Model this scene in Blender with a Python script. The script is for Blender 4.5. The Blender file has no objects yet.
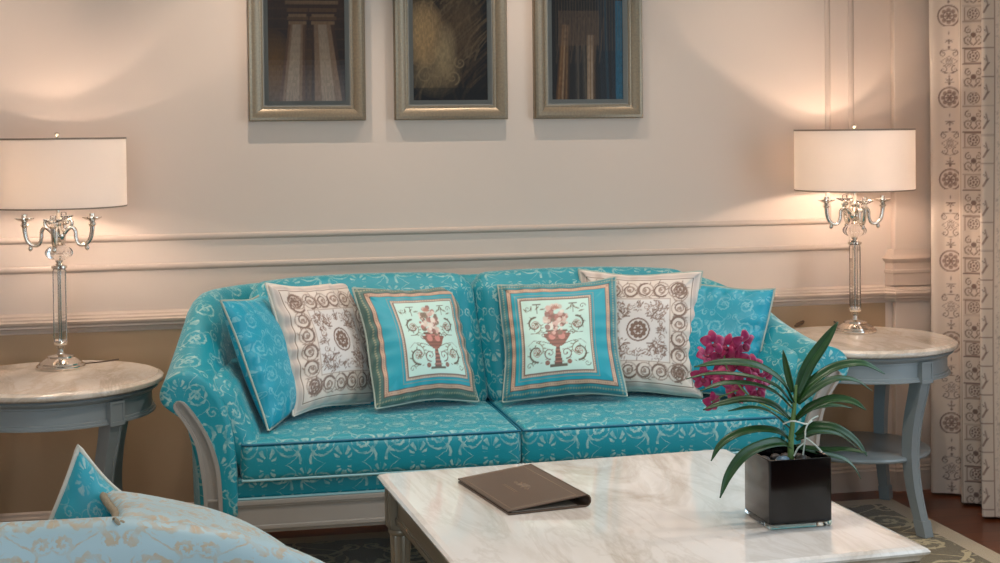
import bpy, bmesh, math, random
import numpy as np
from mathutils import Vector, Matrix
PI = math.pi
scene = bpy.context.scene
C = scene.collection
random.seed(7)

# ------------------------------------------------------------------ camera
F, TH, PT, RL, D, CH = 1489., .2093, .0222, .0107, 5.8645, 1.55
_s, _c = math.sin(TH), math.cos(TH)
f0 = Vector((_s, _c, 0)); r0 = Vector((_c, -_s, 0)); u0 = Vector((0, 0, 1))
f1 = math.cos(PT)*f0 - math.sin(PT)*u0
u1 = math.cos(PT)*u0 + math.sin(PT)*f0
cr = math.cos(RL)*r0 - math.sin(RL)*u1
cu = math.cos(RL)*u1 + math.sin(RL)*r0
CP = Vector((0, -D, CH))
cd = bpy.data.cameras.new('camera'); cam = bpy.data.objects.new('camera', cd); C.objects.link(cam)
cd.sensor_width = 36; cd.lens = F*36/1000.
cd.shift_x = .00126; cd.shift_y = -.1175
cd.clip_start = .05
m = Matrix((cr, cu, -f1)).transposed().to_4x4(); m.translation = CP
cam.matrix_world = m
scene.camera = cam

def ray(px, py):
    return f1 + cr*((px-498.74)/F) - cu*((py-164.0)/F)
def az(px, py, z):
    d = ray(px, py); return CP + d*((z-CH)/d.z)
def ay(px, py, y):
    d = ray(px, py); return CP + d*((y+D)/d.y)

# ------------------------------------------------------------------ light
def hexc(h, a=1.0):
    h = h.lstrip('#'); v = [int(h[i:i+2], 16)/255 for i in (0, 2, 4)]
    return tuple([(x/12.92 if x <= .04045 else ((x+.055)/1.055)**2.4) for x in v]) + (a,)
scene.view_settings.view_transform = 'Standard'
scene.view_settings.look = 'None'
scene.view_settings.gamma = 1
scene.view_settings.use_curve_mapping = False
scene.view_settings.exposure = 0.42
w = bpy.data.worlds.new('sky'); scene.world = w; w.use_nodes = True
bg = w.node_tree.nodes['Background']; bg.inputs[0].default_value = (.62, .80, 1, 1); bg.inputs[1].default_value = 1.0

def light(name, kind, loc, power, col, aim=None, **kw):
    l = bpy.data.lights.new(name, kind); l.energy = power; l.color = col
    for k, v in kw.items(): setattr(l, k, v)
    o = bpy.data.objects.new(name, l); C.objects.link(o); o.location = loc
    if aim is not None:
        o.rotation_euler = (Vector(aim)-Vector(loc)).to_track_quat('-Z', 'Y').to_euler()
    return o
WARM = (1.0, .80, .66)
# daylight through the window behind the camera and through the window in the right wall
light('window_daylight', 'AREA', (-.62, -6.95, 1.55), 44, (.66, .86, 1), (-.3, 0, 1.0), shape='RECTANGLE', size=1.9, size_y=1.9)
light('side_window_daylight', 'AREA', (3.17, -2.6, 1.5), 18, (.70, .88, 1), (0, -2.6, 1.2), shape='RECTANGLE', size=2.2, size_y=2.0)
# recessed ceiling downlights washing the back wall
for lx, e in ((.30, 36), (1.30, 30), (2.30, 16), (-.75, 16)):
    light('ceiling_downlight', 'SPOT', (lx, -.50, 2.74), e*.80, (1, .86, .74), (lx, -.30, 0), spot_size=1.6, spot_blend=.8, shadow_soft_size=.010)
# ceiling downlights further into the room
for lx, ly, e in ((1.1, -1.9, 46), (2.3, -1.9, 26), (.1, -2.2, 22)):
    light('room_downlight', 'SPOT', (lx, ly, 2.74), e, (1, .88, .78), (lx, ly, 0), spot_size=2.0, spot_blend=.7, shadow_soft_size=.05)

# ------------------------------------------------------------------ helpers
def link(o, parent=None, label=None, cat=None, group=None, kind=None):
    if o.name not in C.objects: C.objects.link(o)
    if parent is not None: o.parent = parent
    if label: o['label'] = label
    if cat: o['category'] = cat
    if group: o['group'] = group
    if kind: o['kind'] = kind
    return o
def thing(name, label, cat, loc=(0, 0, 0), rz=0, group=None, rot=None):
    o = bpy.data.objects.new(name, None); o.empty_display_size = .1
    o.location = loc; o.rotation_euler = rot if rot else (0, 0, rz)
    return link(o, None, label, cat, group)

class MB:
    def __init__(s): s.v = []; s.f = []; s.uv = {}
    def quad_grid(s, P, UV=None, closed_u=False, closed_v=False, flip=False):
        nu = len(P); nv = len(P[0]); b = len(s.v)
        for r in P: s.v += [tuple(p) for p in r]
        for i in range(nu if closed_u else nu-1):
            for j in range(nv if closed_v else nv-1):
                i2 = (i+1) % nu; j2 = (j+1) % nv
                q = [b+i*nv+j, b+i2*nv+j, b+i2*nv+j2, b+i*nv+j2]
                k = [(i, j), (i+1, j), (i+1, j+1), (i, j+1)]
                if flip: q.reverse(); k.reverse()
                if UV is not None: s.uv[len(s.f)] = [UV(a, c) for a, c in k]
                s.f.append(q)
        return b
    def poly(s, pts, uv=None):
        b = len(s.v); s.v += [tuple(p) for p in pts]
        if uv: s.uv[len(s.f)] = uv
        s.f.append(list(range(b, b+len(pts))))
    def box(s, x0, x1, y0, y1, z0, z1):
        b = len(s.v)
        s.v += [(x, y, z) for z in (z0, z1) for y in (y0, y1) for x in (x0, x1)]
        for q in ((0, 2, 3, 1), (4, 5, 7, 6), (0, 1, 5, 4), (2, 6, 7, 3), (0, 4, 6, 2), (1, 3, 7, 5)):
            s.f.append([b+i for i in q])
        return s
    def prism(s, poly, f):
        # poly: list of 2D, f(p, k) -> 3D for k = 0, 1
        n = len(poly); b = len(s.v)
        s.v += [tuple(f(p, 0)) for p in poly] + [tuple(f(p, 1)) for p in poly]
        s.f.append([b+i for i in range(n)][::-1]); s.f.append([b+n+i for i in range(n)])
        for i in range(n):
            j = (i+1) % n; s.f.append([b+i, b+j, b+n+j, b+n+i])
        return s
    def lathe(s, prof, n=48, c=(0, 0, 0), a0=0, a1=2*PI, square=0):
        full = abs(a1-a0-2*PI) < 1e-6
        P = []
        for r, z in prof:
            P.append([(c[0]+r*math.cos(a0+(a1-a0)*k/(n if full else n-1)), c[1]+r*math.sin(a0+(a1-a0)*k/(n if full else n-1)), c[2]+z) for k in range(n)])
        s.quad_grid(P, None, closed_v=full, flip=True)
        return s
    def tube(s, pts, r, n=8, caps=True, sq=1.0):
        pts = [Vector(p) for p in pts]; m = len(pts)
        rr = r if isinstance(r, (list, tuple)) else [r]*m
        t0 = (pts[1]-pts[0]).normalized()
        ref = Vector((0, 0, 1)) if abs(t0.z) < .9 else Vector((1, 0, 0))
        nrm = (ref - t0*ref.dot(t0)).normalized(); P = []
        for i in range(m):
            t = (pts[min(i+1, m-1)]-pts[max(i-1, 0)]).normalized()
            nrm = (nrm - t*nrm.dot(t)).normalized(); bi = t.cross(nrm)
            P.append([pts[i]+nrm*(rr[i]*math.cos(2*PI*k/n))+bi*(rr[i]*sq*math.sin(2*PI*k/n)) for k in range(n)])
        b = s.quad_grid(P, None, closed_v=True)
        if caps:
            s.f.append([b+k for k in range(n)][::-1][::-1]); s.f.append([b+(m-1)*n+k for k in range(n)][::-1])
        return s
    def build(s, name, mat, parent=None, smooth=40, bevel=0, merge=False, label=None, recalc=True, **tg):
        me = bpy.data.meshes.new(name); me.from_pydata(s.v, [], s.f)
        if s.uv:
            L = me.uv_layers.new(name='UVMap'); d = np.zeros(len(me.loops)*2, 'f')
            ls = np.zeros(len(me.polygons), 'i'); me.polygons.foreach_get('loop_start', ls)
            for fi, uvs in s.uv.items():
                a = ls[fi]*2
                for k, q in enumerate(uvs): d[a+2*k] = q[0]; d[a+2*k+1] = q[1]
            L.data.foreach_set('uv', d)
        if merge or recalc:
            bm = bmesh.new(); bm.from_mesh(me)
            if merge: bmesh.ops.remove_doubles(bm, verts=bm.verts, dist=1e-5)
            if recalc: bmesh.ops.recalc_face_normals(bm, faces=bm.faces)
            bm.to_mesh(me); bm.free()
        if smooth:
            me.polygons.foreach_set('use_smooth', [True]*len(me.polygons))
            if smooth < 180: me.set_sharp_from_angle(angle=math.radians(smooth))
        me.materials.append(mat)
        o = bpy.data.objects.new(name, me); link(o, parent, label, **tg)
        if bevel:
            b = o.modifiers.new('bevel', 'BEVEL'); b.width = bevel; b.segments = 2; b.limit_method = 'ANGLE'
        return o

def cat_rom(pts, n=8):
    pts = [Vector(p) for p in pts]; out = []
    P = [pts[0]*2-pts[1]] + pts + [pts[-1]*2-pts[-2]]
    for i in range(1, len(P)-2):
        for k in range(n):
            t = k/n; a, b, c, d = P[i-1], P[i], P[i+1], P[i+2]
            out.append(.5*((2*b)+(c-a)*t+(2*a-5*b+4*c-d)*t*t+(3*b-a-3*c+d)*t**3))
    out.append(pts[-1]); return out
def lerp(a, b, t): return a+(b-a)*t
def sst(a, b, x):
    x = min(1, max(0, (x-a)/(b-a))); return x*x*(3-2*x)

def soft_box(mb, sx, sy, sz, r, n=(20, 12, 6), deform=None, puff=0.0):
    h = (sx/2, sy/2, sz/2)
    def samp(hh, k):
        rr = min(r, hh*.98); a = [-hh + rr*(1-math.cos(i/4*PI/2)) if False else -hh+rr*i/4 for i in range(4)]
        mid = [-hh+rr+(2*hh-2*rr)*i/k for i in range(k+1)]
        return a+mid+[-q for q in reversed(a)]
    X, Y, Z = samp(h[0], n[0]), samp(h[1], n[1]), samp(h[2], n[2])
    def P(x, y, z):
        i = [max(-(h[k]-r), min(h[k]-r, q)) if h[k] > r else 0 for k, q in enumerate((x, y, z))]
        d = Vector((x-i[0], y-i[1], z-i[2]))
        if d.length > 1e-9: d = d.normalized()*r
        p = Vector(i)+d
        if puff:
            a = max(0, 1-(x/h[0])**2); b = max(0, 1-(y/h[1])**2); cc = max(0, 1-(z/h[2])**2)
            p.z += puff*math.copysign(1, z)*(a*b)**.5*abs(z/h[2])
            p.y += .45*puff*math.copysign(1, y)*(a*cc)**.5*abs(y/h[1])
            p.x += .35*puff*math.copysign(1, x)*(b*cc)**.5*abs(x/h[0])
        return deform(p) if deform else p
    for s in (-1, 1):
        mb.quad_grid([[P(x, y, s*h[2]) for y in Y] for x in X], lambda i, j: (X[i], s*(h[2]+h[1]+Y[j])), flip=s < 0)
        mb.quad_grid([[P(x, s*h[1], z) for z in Z] for x in X], lambda i, j: (X[i], Z[j]+(0 if s < 0 else .13)), flip=s > 0)
        mb.quad_grid([[P(s*h[0], y, z) for z in Z] for y in Y], lambda i, j: (s*(h[0]+h[1])+Y[i], Z[j]), flip=s < 0)
    return mb

# ------------------------------------------------------------------ node helpers
class NT:
    def __init__(s, name):
        s.m = bpy.data.materials.new(name); s.m.use_nodes = True; s.t = s.m.node_tree
        s.p = s.t.nodes['Principled BSDF']; s.out = s.t.nodes['Material Output']
    def n(s, t, **kw):
        o = s.t.nodes.new(t)
        for k, v in kw.items(): setattr(o, k, v)
        return o
    def l(s, a, b): s.t.links.new(a, b)
    def put(s, sock, v):
        if isinstance(v, bpy.types.NodeSocket): s.l(v, sock)
        else: sock.default_value = v
    def M(s, op, a, b=None, c=None, clamp=False):
        o = s.n('ShaderNodeMath', operation=op, use_clamp=clamp)
        s.put(o.inputs[0], a)
        if b is not None: s.put(o.inputs[1], b)
        if c is not None: s.put(o.inputs[2], c)
        return o.outputs[0]
    def mix(s, f, a, b):
        o = s.n('ShaderNodeMix', data_type='RGBA'); s.put(o.inputs[0], f); s.put(o.inputs[6], a); s.put(o.inputs[7], b); return o.outputs[2]
    def ramp(s, f, st):
        o = s.n('ShaderNodeValToRGB'); s.put(o.inputs[0], f); e = o.color_ramp.elements
        while len(e) < len(st): e.new(.5)
        for k, (p, c) in enumerate(st): e[k].position = p; e[k].color = c
        return o.outputs[0]
    def noise(s, vec, sc, det=4, rough=.5, dist=0, out='Fac'):
        o = s.n('ShaderNodeTexNoise'); s.put(o.inputs['Vector'], vec); o.inputs['Scale'].default_value = sc
        o.inputs['Detail'].default_value = det; o.inputs['Roughness'].default_value = rough; o.inputs['Distortion'].default_value = dist
        return o.outputs[out]
    def coord(s, k='Object'): return s.n('ShaderNodeTexCoord').outputs[k]
    def set(s, **kw):
        for k, v in kw.items(): s.put(s.p.inputs[k.replace('_', ' ')], v)
        return s
    def bump(s, h, st=.3, dist=.002):
        o = s.n('ShaderNodeBump'); s.put(o.inputs['Height'], h); o.inputs['Strength'].default_value = st; o.inputs['Distance'].default_value = dist
        s.l(o.outputs[0], s.p.inputs['Normal']); return o.outputs[0]
    def map(s, vec, sc=(1, 1, 1), rot=(0, 0, 0), loc=(0, 0, 0)):
        o = s.n('ShaderNodeMapping'); s.put(o.inputs[0], vec); o.inputs['Scale'].default_value = sc; o.inputs['Rotation'].default_value = rot; o.inputs['Location'].default_value = loc
        return o.outputs[0]

def simple(name, col, rough=.5, metal=0, bumpsc=0, bst=.2, var=.0, **kw):
    k = NT(name); c = hexc(col)
    if var:
        nz = k.noise(k.coord(), 9, 4)
        k.set(Base_Color=k.mix(nz, tuple(x*(1-var) for x in c[:3])+(1,), tuple(min(1, x*(1+var)) for x in c[:3])+(1,)))
    else: k.set(Base_Color=c)
    k.set(Roughness=rough, Metallic=metal)
    for a, b in kw.items(): k.set(**{a: b})
    if bumpsc: k.bump(k.noise(k.coord(), bumpsc, 3), bst, .001)
    return k.m

def scrollwork(k, vec, W, H, pw=1.0):
    """mask of mirrored scrolls, stems, fans and rosettes, repeating W x H (metres) with a half drop"""
    sp = k.n('ShaderNodeSeparateXYZ'); 
    wn = k.noise(vec, 11, 2, out='Color'); vm = k.n('ShaderNodeVectorMath', operation='MULTIPLY_ADD')
    k.l(wn, vm.inputs[0]); vm.inputs[1].default_value = (.016, .016, 0); wn2 = k.noise(vec, 95, 2, out='Color'); vm2 = k.n('ShaderNodeVectorMath', operation='MULTIPLY_ADD'); k.l(wn2, vm2.inputs[0]); vm2.inputs[1].default_value = (.0075, .0075, 0); k.put(vm2.inputs[2], vec); k.l(vm2.outputs[0], vm.inputs[2])
    k.l(vm.outputs[0], sp.inputs[0]); x, y = sp.outputs[0], sp.outputs[1]
    row = k.M('FLOOR', k.M('DIVIDE', y, H)); odd = k.M('MODULO', k.M('ABSOLUTE', row), 2)
    xs = k.M('ADD', k.M('DIVIDE', x, W), k.M('MULTIPLY', odd, .5))
    X = k.M('MULTIPLY', k.M('ABSOLUTE', k.M('SUBTRACT', k.M('FRACT', xs), .5)), W)
    Y = k.M('MULTIPLY', k.M('FRACT', k.M('DIVIDE', y, H)), H)
    masks = []
    def polar(cx, cy):
        dx = k.M('SUBTRACT', X, cx); dy = k.M('SUBTRACT', Y, cy)
        r = k.M('SQRT', k.M('ADD', k.M('MULTIPLY', dx, dx), k.M('MULTIPLY', dy, dy)))
        return r, k.M('ARCTAN2', dy, dx)
    def lt(a, b, soft): return k.M('DIVIDE', k.M('SUBTRACT', b, a), soft, clamp=True)
    S = W/.30
    for cx, cy, R, sg, pit in ((.086*S, .26*H, .056*S, 1, .028*S), (.064*S, .74*H, .050*S, -1, .026*S), (.128*S, .53*H, .026*S, 1, .018*S), (.022*S, .50*H, .022*S, -1, .016*S)):
        r, a = polar(cx, cy)
        t = k.M('FRACT', k.M('ADD', k.M('DIVIDE', r, pit), k.M('MULTIPLY', a, sg/(2*PI))))
        d = k.M('ABSOLUTE', k.M('SUBTRACT', t, .5))
        saw = k.M('FRACT', k.M('ADD', k.M('MULTIPLY', a, 9*sg/(2*PI)), k.M('MULTIPLY', r, 22/S)))
        wv = k.M('MULTIPLY_ADD', saw, .17*pw, .10*pw)
        masks.append(k.M('MULTIPLY', lt(d, wv, .08), lt(r, R, .004)))
        masks.append(lt(r, R*.13, .003))
    for cx, cy, R, nn, sy in ((0, .05*H, .058*S, 9, 1), (.15*S, .22*H, .050*S, 9, 1), (.15*S, .95*H, .052*S, 9, -1), (0.0, .84*H, .045*S, 9, 1)):
        r, a = polar(cx, cy)
        q = k.M('ABSOLUTE', k.M('SINE', k.M('MULTIPLY_ADD', a, nn/2., .0)))
        up = k.M('MULTIPLY', k.M('SINE', a), sy)
        rr = k.M('MULTIPLY', k.M('MULTIPLY_ADD', k.M('ABSOLUTE', up), .45, .55), R)
        ray_ = k.M('MULTIPLY', lt(.45, q, .25) if False else k.M('DIVIDE', k.M('SUBTRACT', q, .58), .25, clamp=True), lt(r, rr, .003))
        masks.append(k.M('MULTIPLY', k.M('MULTIPLY', ray_, k.M('GREATER_THAN', r, R*.30)), k.M('GREATER_THAN', up, -.2)))
    st = k.M('MULTIPLY_ADD', k.M('SINE', k.M('MULTIPLY', Y, 4*PI/H)), .040*S, .078*S)
    masks.append(lt(k.M('ABSOLUTE', k.M('SUBTRACT', X, st)), .0028*S*pw, .002))
    st2 = k.M('MULTIPLY_ADD', k.M('SINE', k.M('MULTIPLY_ADD', Y, 2*PI/H, 1.2)), .055*S, .075*S)
    masks.append(k.M('MULTIPLY', lt(k.M('ABSOLUTE', k.M('SUBTRACT', X, st2)), .006*S*pw, .003), k.M('GREATER_THAN', k.M('SINE', k.M('MULTIPLY', Y, 60/S)), .15)))
    o = masks[0]
    for q in masks[1:]: o = k.M('MAXIMUM', o, q)
    return o

def damask(name, base, pat, W=.24, H=.29, rough=.42, sheen=.3, amt=.8, pw=1.0):
    k = NT(name); uv = k.coord('UV')
    msk = scrollwork(k, uv, W, H, pw)
    brk = k.ramp(k.noise(uv, 38, 3), [(.38, (0, 0, 0, 1)), (.62, (1, 1, 1, 1))])
    msk = k.M('MULTIPLY', k.M('MULTIPLY', msk, k.M('MULTIPLY_ADD', brk, .72, .28)), amt)
    b1 = hexc(base); b2 = tuple(v*.84 for v in b1[:3])+(1,)
    bc = k.mix(k.noise(uv, 5, 2), b2, b1)
    k.set(Base_Color=k.mix(msk, bc, hexc(pat)), Roughness=k.M('MULTIPLY_ADD', msk, .10, rough), Sheen_Weight=sheen, Sheen_Roughness=.35)
    k.put(k.p.inputs['Sheen Tint'], (.75, .95, 1, 1))
    wv = k.n('ShaderNodeTexWave', bands_direction='DIAGONAL'); k.l(uv, wv.inputs[0]); wv.inputs['Scale'].default_value = 260
    h = k.M('MULTIPLY_ADD', wv.outputs[1], .25, k.M('ADD', k.M('MULTIPLY', msk, .6), k.M('MULTIPLY', k.noise(uv, 7, 3), 2.2)))
    k.bump(h, .28, .002)
    return k.m

def printed(name, rough=.5, sheen=.2, bst=.12, coat=0):
    k = NT(name); at = k.n('ShaderNodeAttribute', attribute_name='print')
    k.set(Base_Color=at.outputs[0], Roughness=rough, Sheen_Weight=sheen, Coat_Weight=coat)
    if bst: k.bump(k.noise(k.coord(), 600, 2), bst, .001)
    return k.m

def marble(name, base, vein, vein2, sc=1.0, rot=.6, rough=.12, stretch=.3):
    k = NT(name); co = k.map(k.coord(), (sc, sc*stretch, sc), (0, 0, rot))
    w1 = k.noise(co, 2.6, 6, .62, 1.2)
    ridge = k.M('SUBTRACT', 1, k.M('MULTIPLY', k.M('ABSOLUTE', k.M('SUBTRACT', w1, .5)), 14), clamp=True)
    w2 = k.noise(k.map(co, (1, 1, 1), (0, 0, .4), (3, 1, 0)), 5.5, 7, .65, 1.6)
    r2 = k.M('SUBTRACT', 1, k.M('MULTIPLY', k.M('ABSOLUTE', k.M('SUBTRACT', w2, .52)), 20), clamp=True)
    cl = k.ramp(k.noise(co, 1.7, 3, .5, .5), [(.40, (0, 0, 0, 1)), (.68, (1, 1, 1, 1))])
    c = k.mix(k.M('MULTIPLY', cl, .42), hexc(base), hexc(vein2))
    c = k.mix(k.M('MULTIPLY', k.M('MULTIPLY', ridge, cl), .85), c, hexc(vein))
    c = k.mix(k.M('MULTIPLY', r2, .16), c, hexc(vein))
    k.set(Base_Color=c, Roughness=rough, Coat_Weight=.3, Coat_Roughness=.04)
    return k.m

# ------------------------------------------------------------------ materials
M_wall = NT('wall_paint'); M_wall.set(Base_Color=hexc('d9c4b3'), Roughness=.62); M_wall.bump(M_wall.noise(M_wall.coord(), 180, 3), .06, .001); M_wall = M_wall.m
M_dado = simple('dado_paint', 'ab8d6d', .6)
M_dark = simple('darkened_front_wall', '6b5442', .6)  # unseen front wall, darkened to keep reflections in the vase dark
M_trim = simple('trim_paint', 'c9b3a2', .38)
M_ceil = simple('ceiling_paint', 'efe9df', .8)
def wood_floor():
    k = NT('floor_boards'); co = k.coord()
    b = k.n('ShaderNodeTexBrick'); k.l(co, b.inputs[0]); b.inputs['Scale'].default_value = 1
    b.inputs['Brick Width'].default_value = 1.1; b.inputs['Row Height'].default_value = .12; b.inputs['Mortar Size'].default_value = .0015
    b.inputs['Color1'].default_value = hexc('8a4a28'); b.inputs['Color2'].default_value = hexc('6e381e'); b.inputs['Mortar'].default_value = hexc('1c0d07')
    g = k.noise(k.map(co, (2, 28, 1)), 3, 6, .6, .4)
    k.set(Base_Color=k.mix(k.M('MULTIPLY', g, .7), b.outputs[0], hexc('46220f')), Roughness=.28)
    return k.m
M_floor = wood_floor()
def rug_mat():
    k = NT('rug_pile'); co = k.coord(); sp = k.n('ShaderNodeSeparateXYZ'); k.l(co, sp.inputs[0])
    msk = scrollwork(k, co, .62, .62, 1.15)
    x, y = sp.outputs[0], sp.outputs[1]
    ex = k.M('SUBTRACT', 1.90, k.M('ABSOLUTE', x)); ey = k.M('SUBTRACT', 1.72, k.M('ABSOLUTE', y)); e = k.M('MINIMUM', ex, ey)
    nz = k.noise(co, 6, 3)
    ground = k.mix(nz, hexc('5e4b2a'), hexc('86703e'))
    c = k.mix(msk, ground, hexc('d0b987'))
    c = k.mix(k.M('LESS_THAN', e, .085), c, hexc('cdb48f'))
    c = k.mix(k.M('MULTIPLY', k.noise(co, 420, 2), .35), c, hexc('3b352b'))
    k.set(Base_Color=c, Roughness=.95, Sheen_Weight=.3); k.bump(k.noise(co, 500, 2), .5, .003)
    return k.m
M_rug = rug_mat()
M_sofa = damask('teal_damask', '07919f', 'a9c6bc', W=.25, H=.26, amt=.78, pw=1.15)
M_sofa_pillow = damask('teal_damask_cushion', '0a9ab2', '8cc6cc', W=.20, H=.20, amt=.6, rough=.36, pw=1.3)
M_pale = damask('daylit_pale_damask', 'b9d0d4', 'c6ab88', W=.26, H=.24, amt=.85, rough=.40, sheen=.25, pw=1.7)  # paler version of the damask, daylight sheen painted into its colour
M_paleteal = damask('washed_teal_damask', '2aa3b4', 'c2cfc4', W=.16, H=.17, amt=.6)
M_pipe = simple('silver_piping', 'a8b0a2', .5)
M_pipe_teal = simple('teal_piping', '08647c', .5)
M_pipe_light = simple('pale_teal_piping', '9cc8ca', .5)
M_pipe_white = simple('cream_piping', 'd8cfc0', .5)
M_rope = simple('gold_grey_cord', '9b8c74', .55)
M_woodgrey = simple('grey_lacquered_wood', '9e968d', .33, var=.05)
M_tablewood = simple('blue_grey_lacquered_wood', '8b9192', .30, var=.05)
M_coffeewood = simple('champagne_lacquered_wood', '8f8371', .32, metal=.25, var=.06)
M_marble = marble('white_veined_marble', 'ece7e2', '9c8466', 'cfbb9f', 1.0, -.95, .10, .22)
M_marble2 = marble('cream_marble', 'ddd0c2', 'a4917c', 'cbb9a6', 2.0, .3, .13, .4)
M_chrome = simple('polished_nickel', 'd6cec4', .10, 1.0)
M_frame = NT('champagne_frame')
_w = M_frame.noise(M_frame.map(M_frame.coord(), (60, 2, 60)), 2, 3)
M_frame.set(Base_Color=M_frame.mix(_w, hexc('786a5a'), hexc('9a8970')), Roughness=.36, Metallic=.55); M_frame = M_frame.m
M_liner = simple('silver_liner', '8a857b', .6)
M_print = printed('cushion_print', .46, .3)
M_curtain = printed('curtain_print', .75, .2)
M_picture = printed('photograph_print', .5, 0, 0)
def glass(name, tint=(1, 1, 1, 1), rough=0.0, ior=1.5):
    k = NT(name); k.set(Base_Color=tint, Roughness=rough, IOR=ior, Transmission_Weight=1.0); return k.m
M_crystal = glass('crystal')
M_vglass = glass('vase_glass', (.95, 1, .98, 1))
def pane():
    k = NT('picture_glass'); tr = k.n('ShaderNodeBsdfTransparent'); gl = k.n('ShaderNodeBsdfGlossy'); gl.inputs['Roughness'].default_value = .01
    fr = k.n('ShaderNodeFresnel'); fr.inputs[0].default_value = 1.45; mx = k.n('ShaderNodeMixShader')
    k.l(fr.outputs[0], mx.inputs[0]); k.l(tr.outputs[0], mx.inputs[1]); k.l(gl.outputs[0], mx.inputs[2]); k.l(mx.outputs[0], k.out.inputs[0]); return k.m
M_pane = pane()
M_black = simple('black_glazed_liner', '060709', .12)
M_stone = simple('dark_pebble', '3a3330', .45, var=.3)
M_leather = simple('brown_leather', '5f4a3b', .42, bumpsc=260, bst=.25)
M_leather_in = simple('folder_inside', 'a39384', .6)
M_emb = simple('emblem_foil', 'a08a72', .35)
M_cord = simple('brown_cord', '4a3420', .5)
def shade_mat():
    k = NT('lamp_shade_linen'); d = k.n('ShaderNodeBsdfDiffuse'); t = k.n('ShaderNodeBsdfTranslucent'); mx = k.n('ShaderNodeMixShader')
    d.inputs[0].default_value = hexc('f7f1ea'); t.inputs[0].default_value = hexc('f3e9e0'); mx.inputs[0].default_value = .5
    k.l(d.outputs[0], mx.inputs[1]); k.l(t.outputs[0], mx.inputs[2]); k.l(mx.outputs[0], k.out.inputs[0]); return k.m
M_shade = shade_mat()
M_shadetrim = simple('shade_trim', '8c7c6c', .6)
def leaf_mat():
    k = NT('orchid_leaf'); co = k.coord('UV'); sp = k.n('ShaderNodeSeparateXYZ'); k.l(co, sp.inputs[0])
    mid = k.M('SUBTRACT', 1, k.M('MULTIPLY', k.M('ABSOLUTE', sp.outputs[0]), 9), clamp=True)
    c = k.mix(k.noise(k.coord(), 30, 3), hexc('0e300f'), hexc('1f4e1a')); c = k.mix(k.M('MULTIPLY', mid, .4), c, hexc('4f8040'))
    k.set(Base_Color=c, Roughness=.38, Coat_Weight=.08, Coat_Roughness=.2); return k.m
M_leaf = leaf_mat()
M_stem = simple('orchid_stem', '6f8b4c', .5)
M_root = simple('aerial_root', 'd9ddd0', .5)
def petal_mat():
    k = NT('magenta_petal'); c = k.mix(k.noise(k.coord(), 60, 3), hexc('84093f'), hexc('b81d62'))
    k.set(Base_Color=c, Roughness=.45, Sheen_Weight=.2); return k.m
M_petal = petal_mat(); M_lip = simple('flower_lip', '6c0830', .8)

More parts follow.
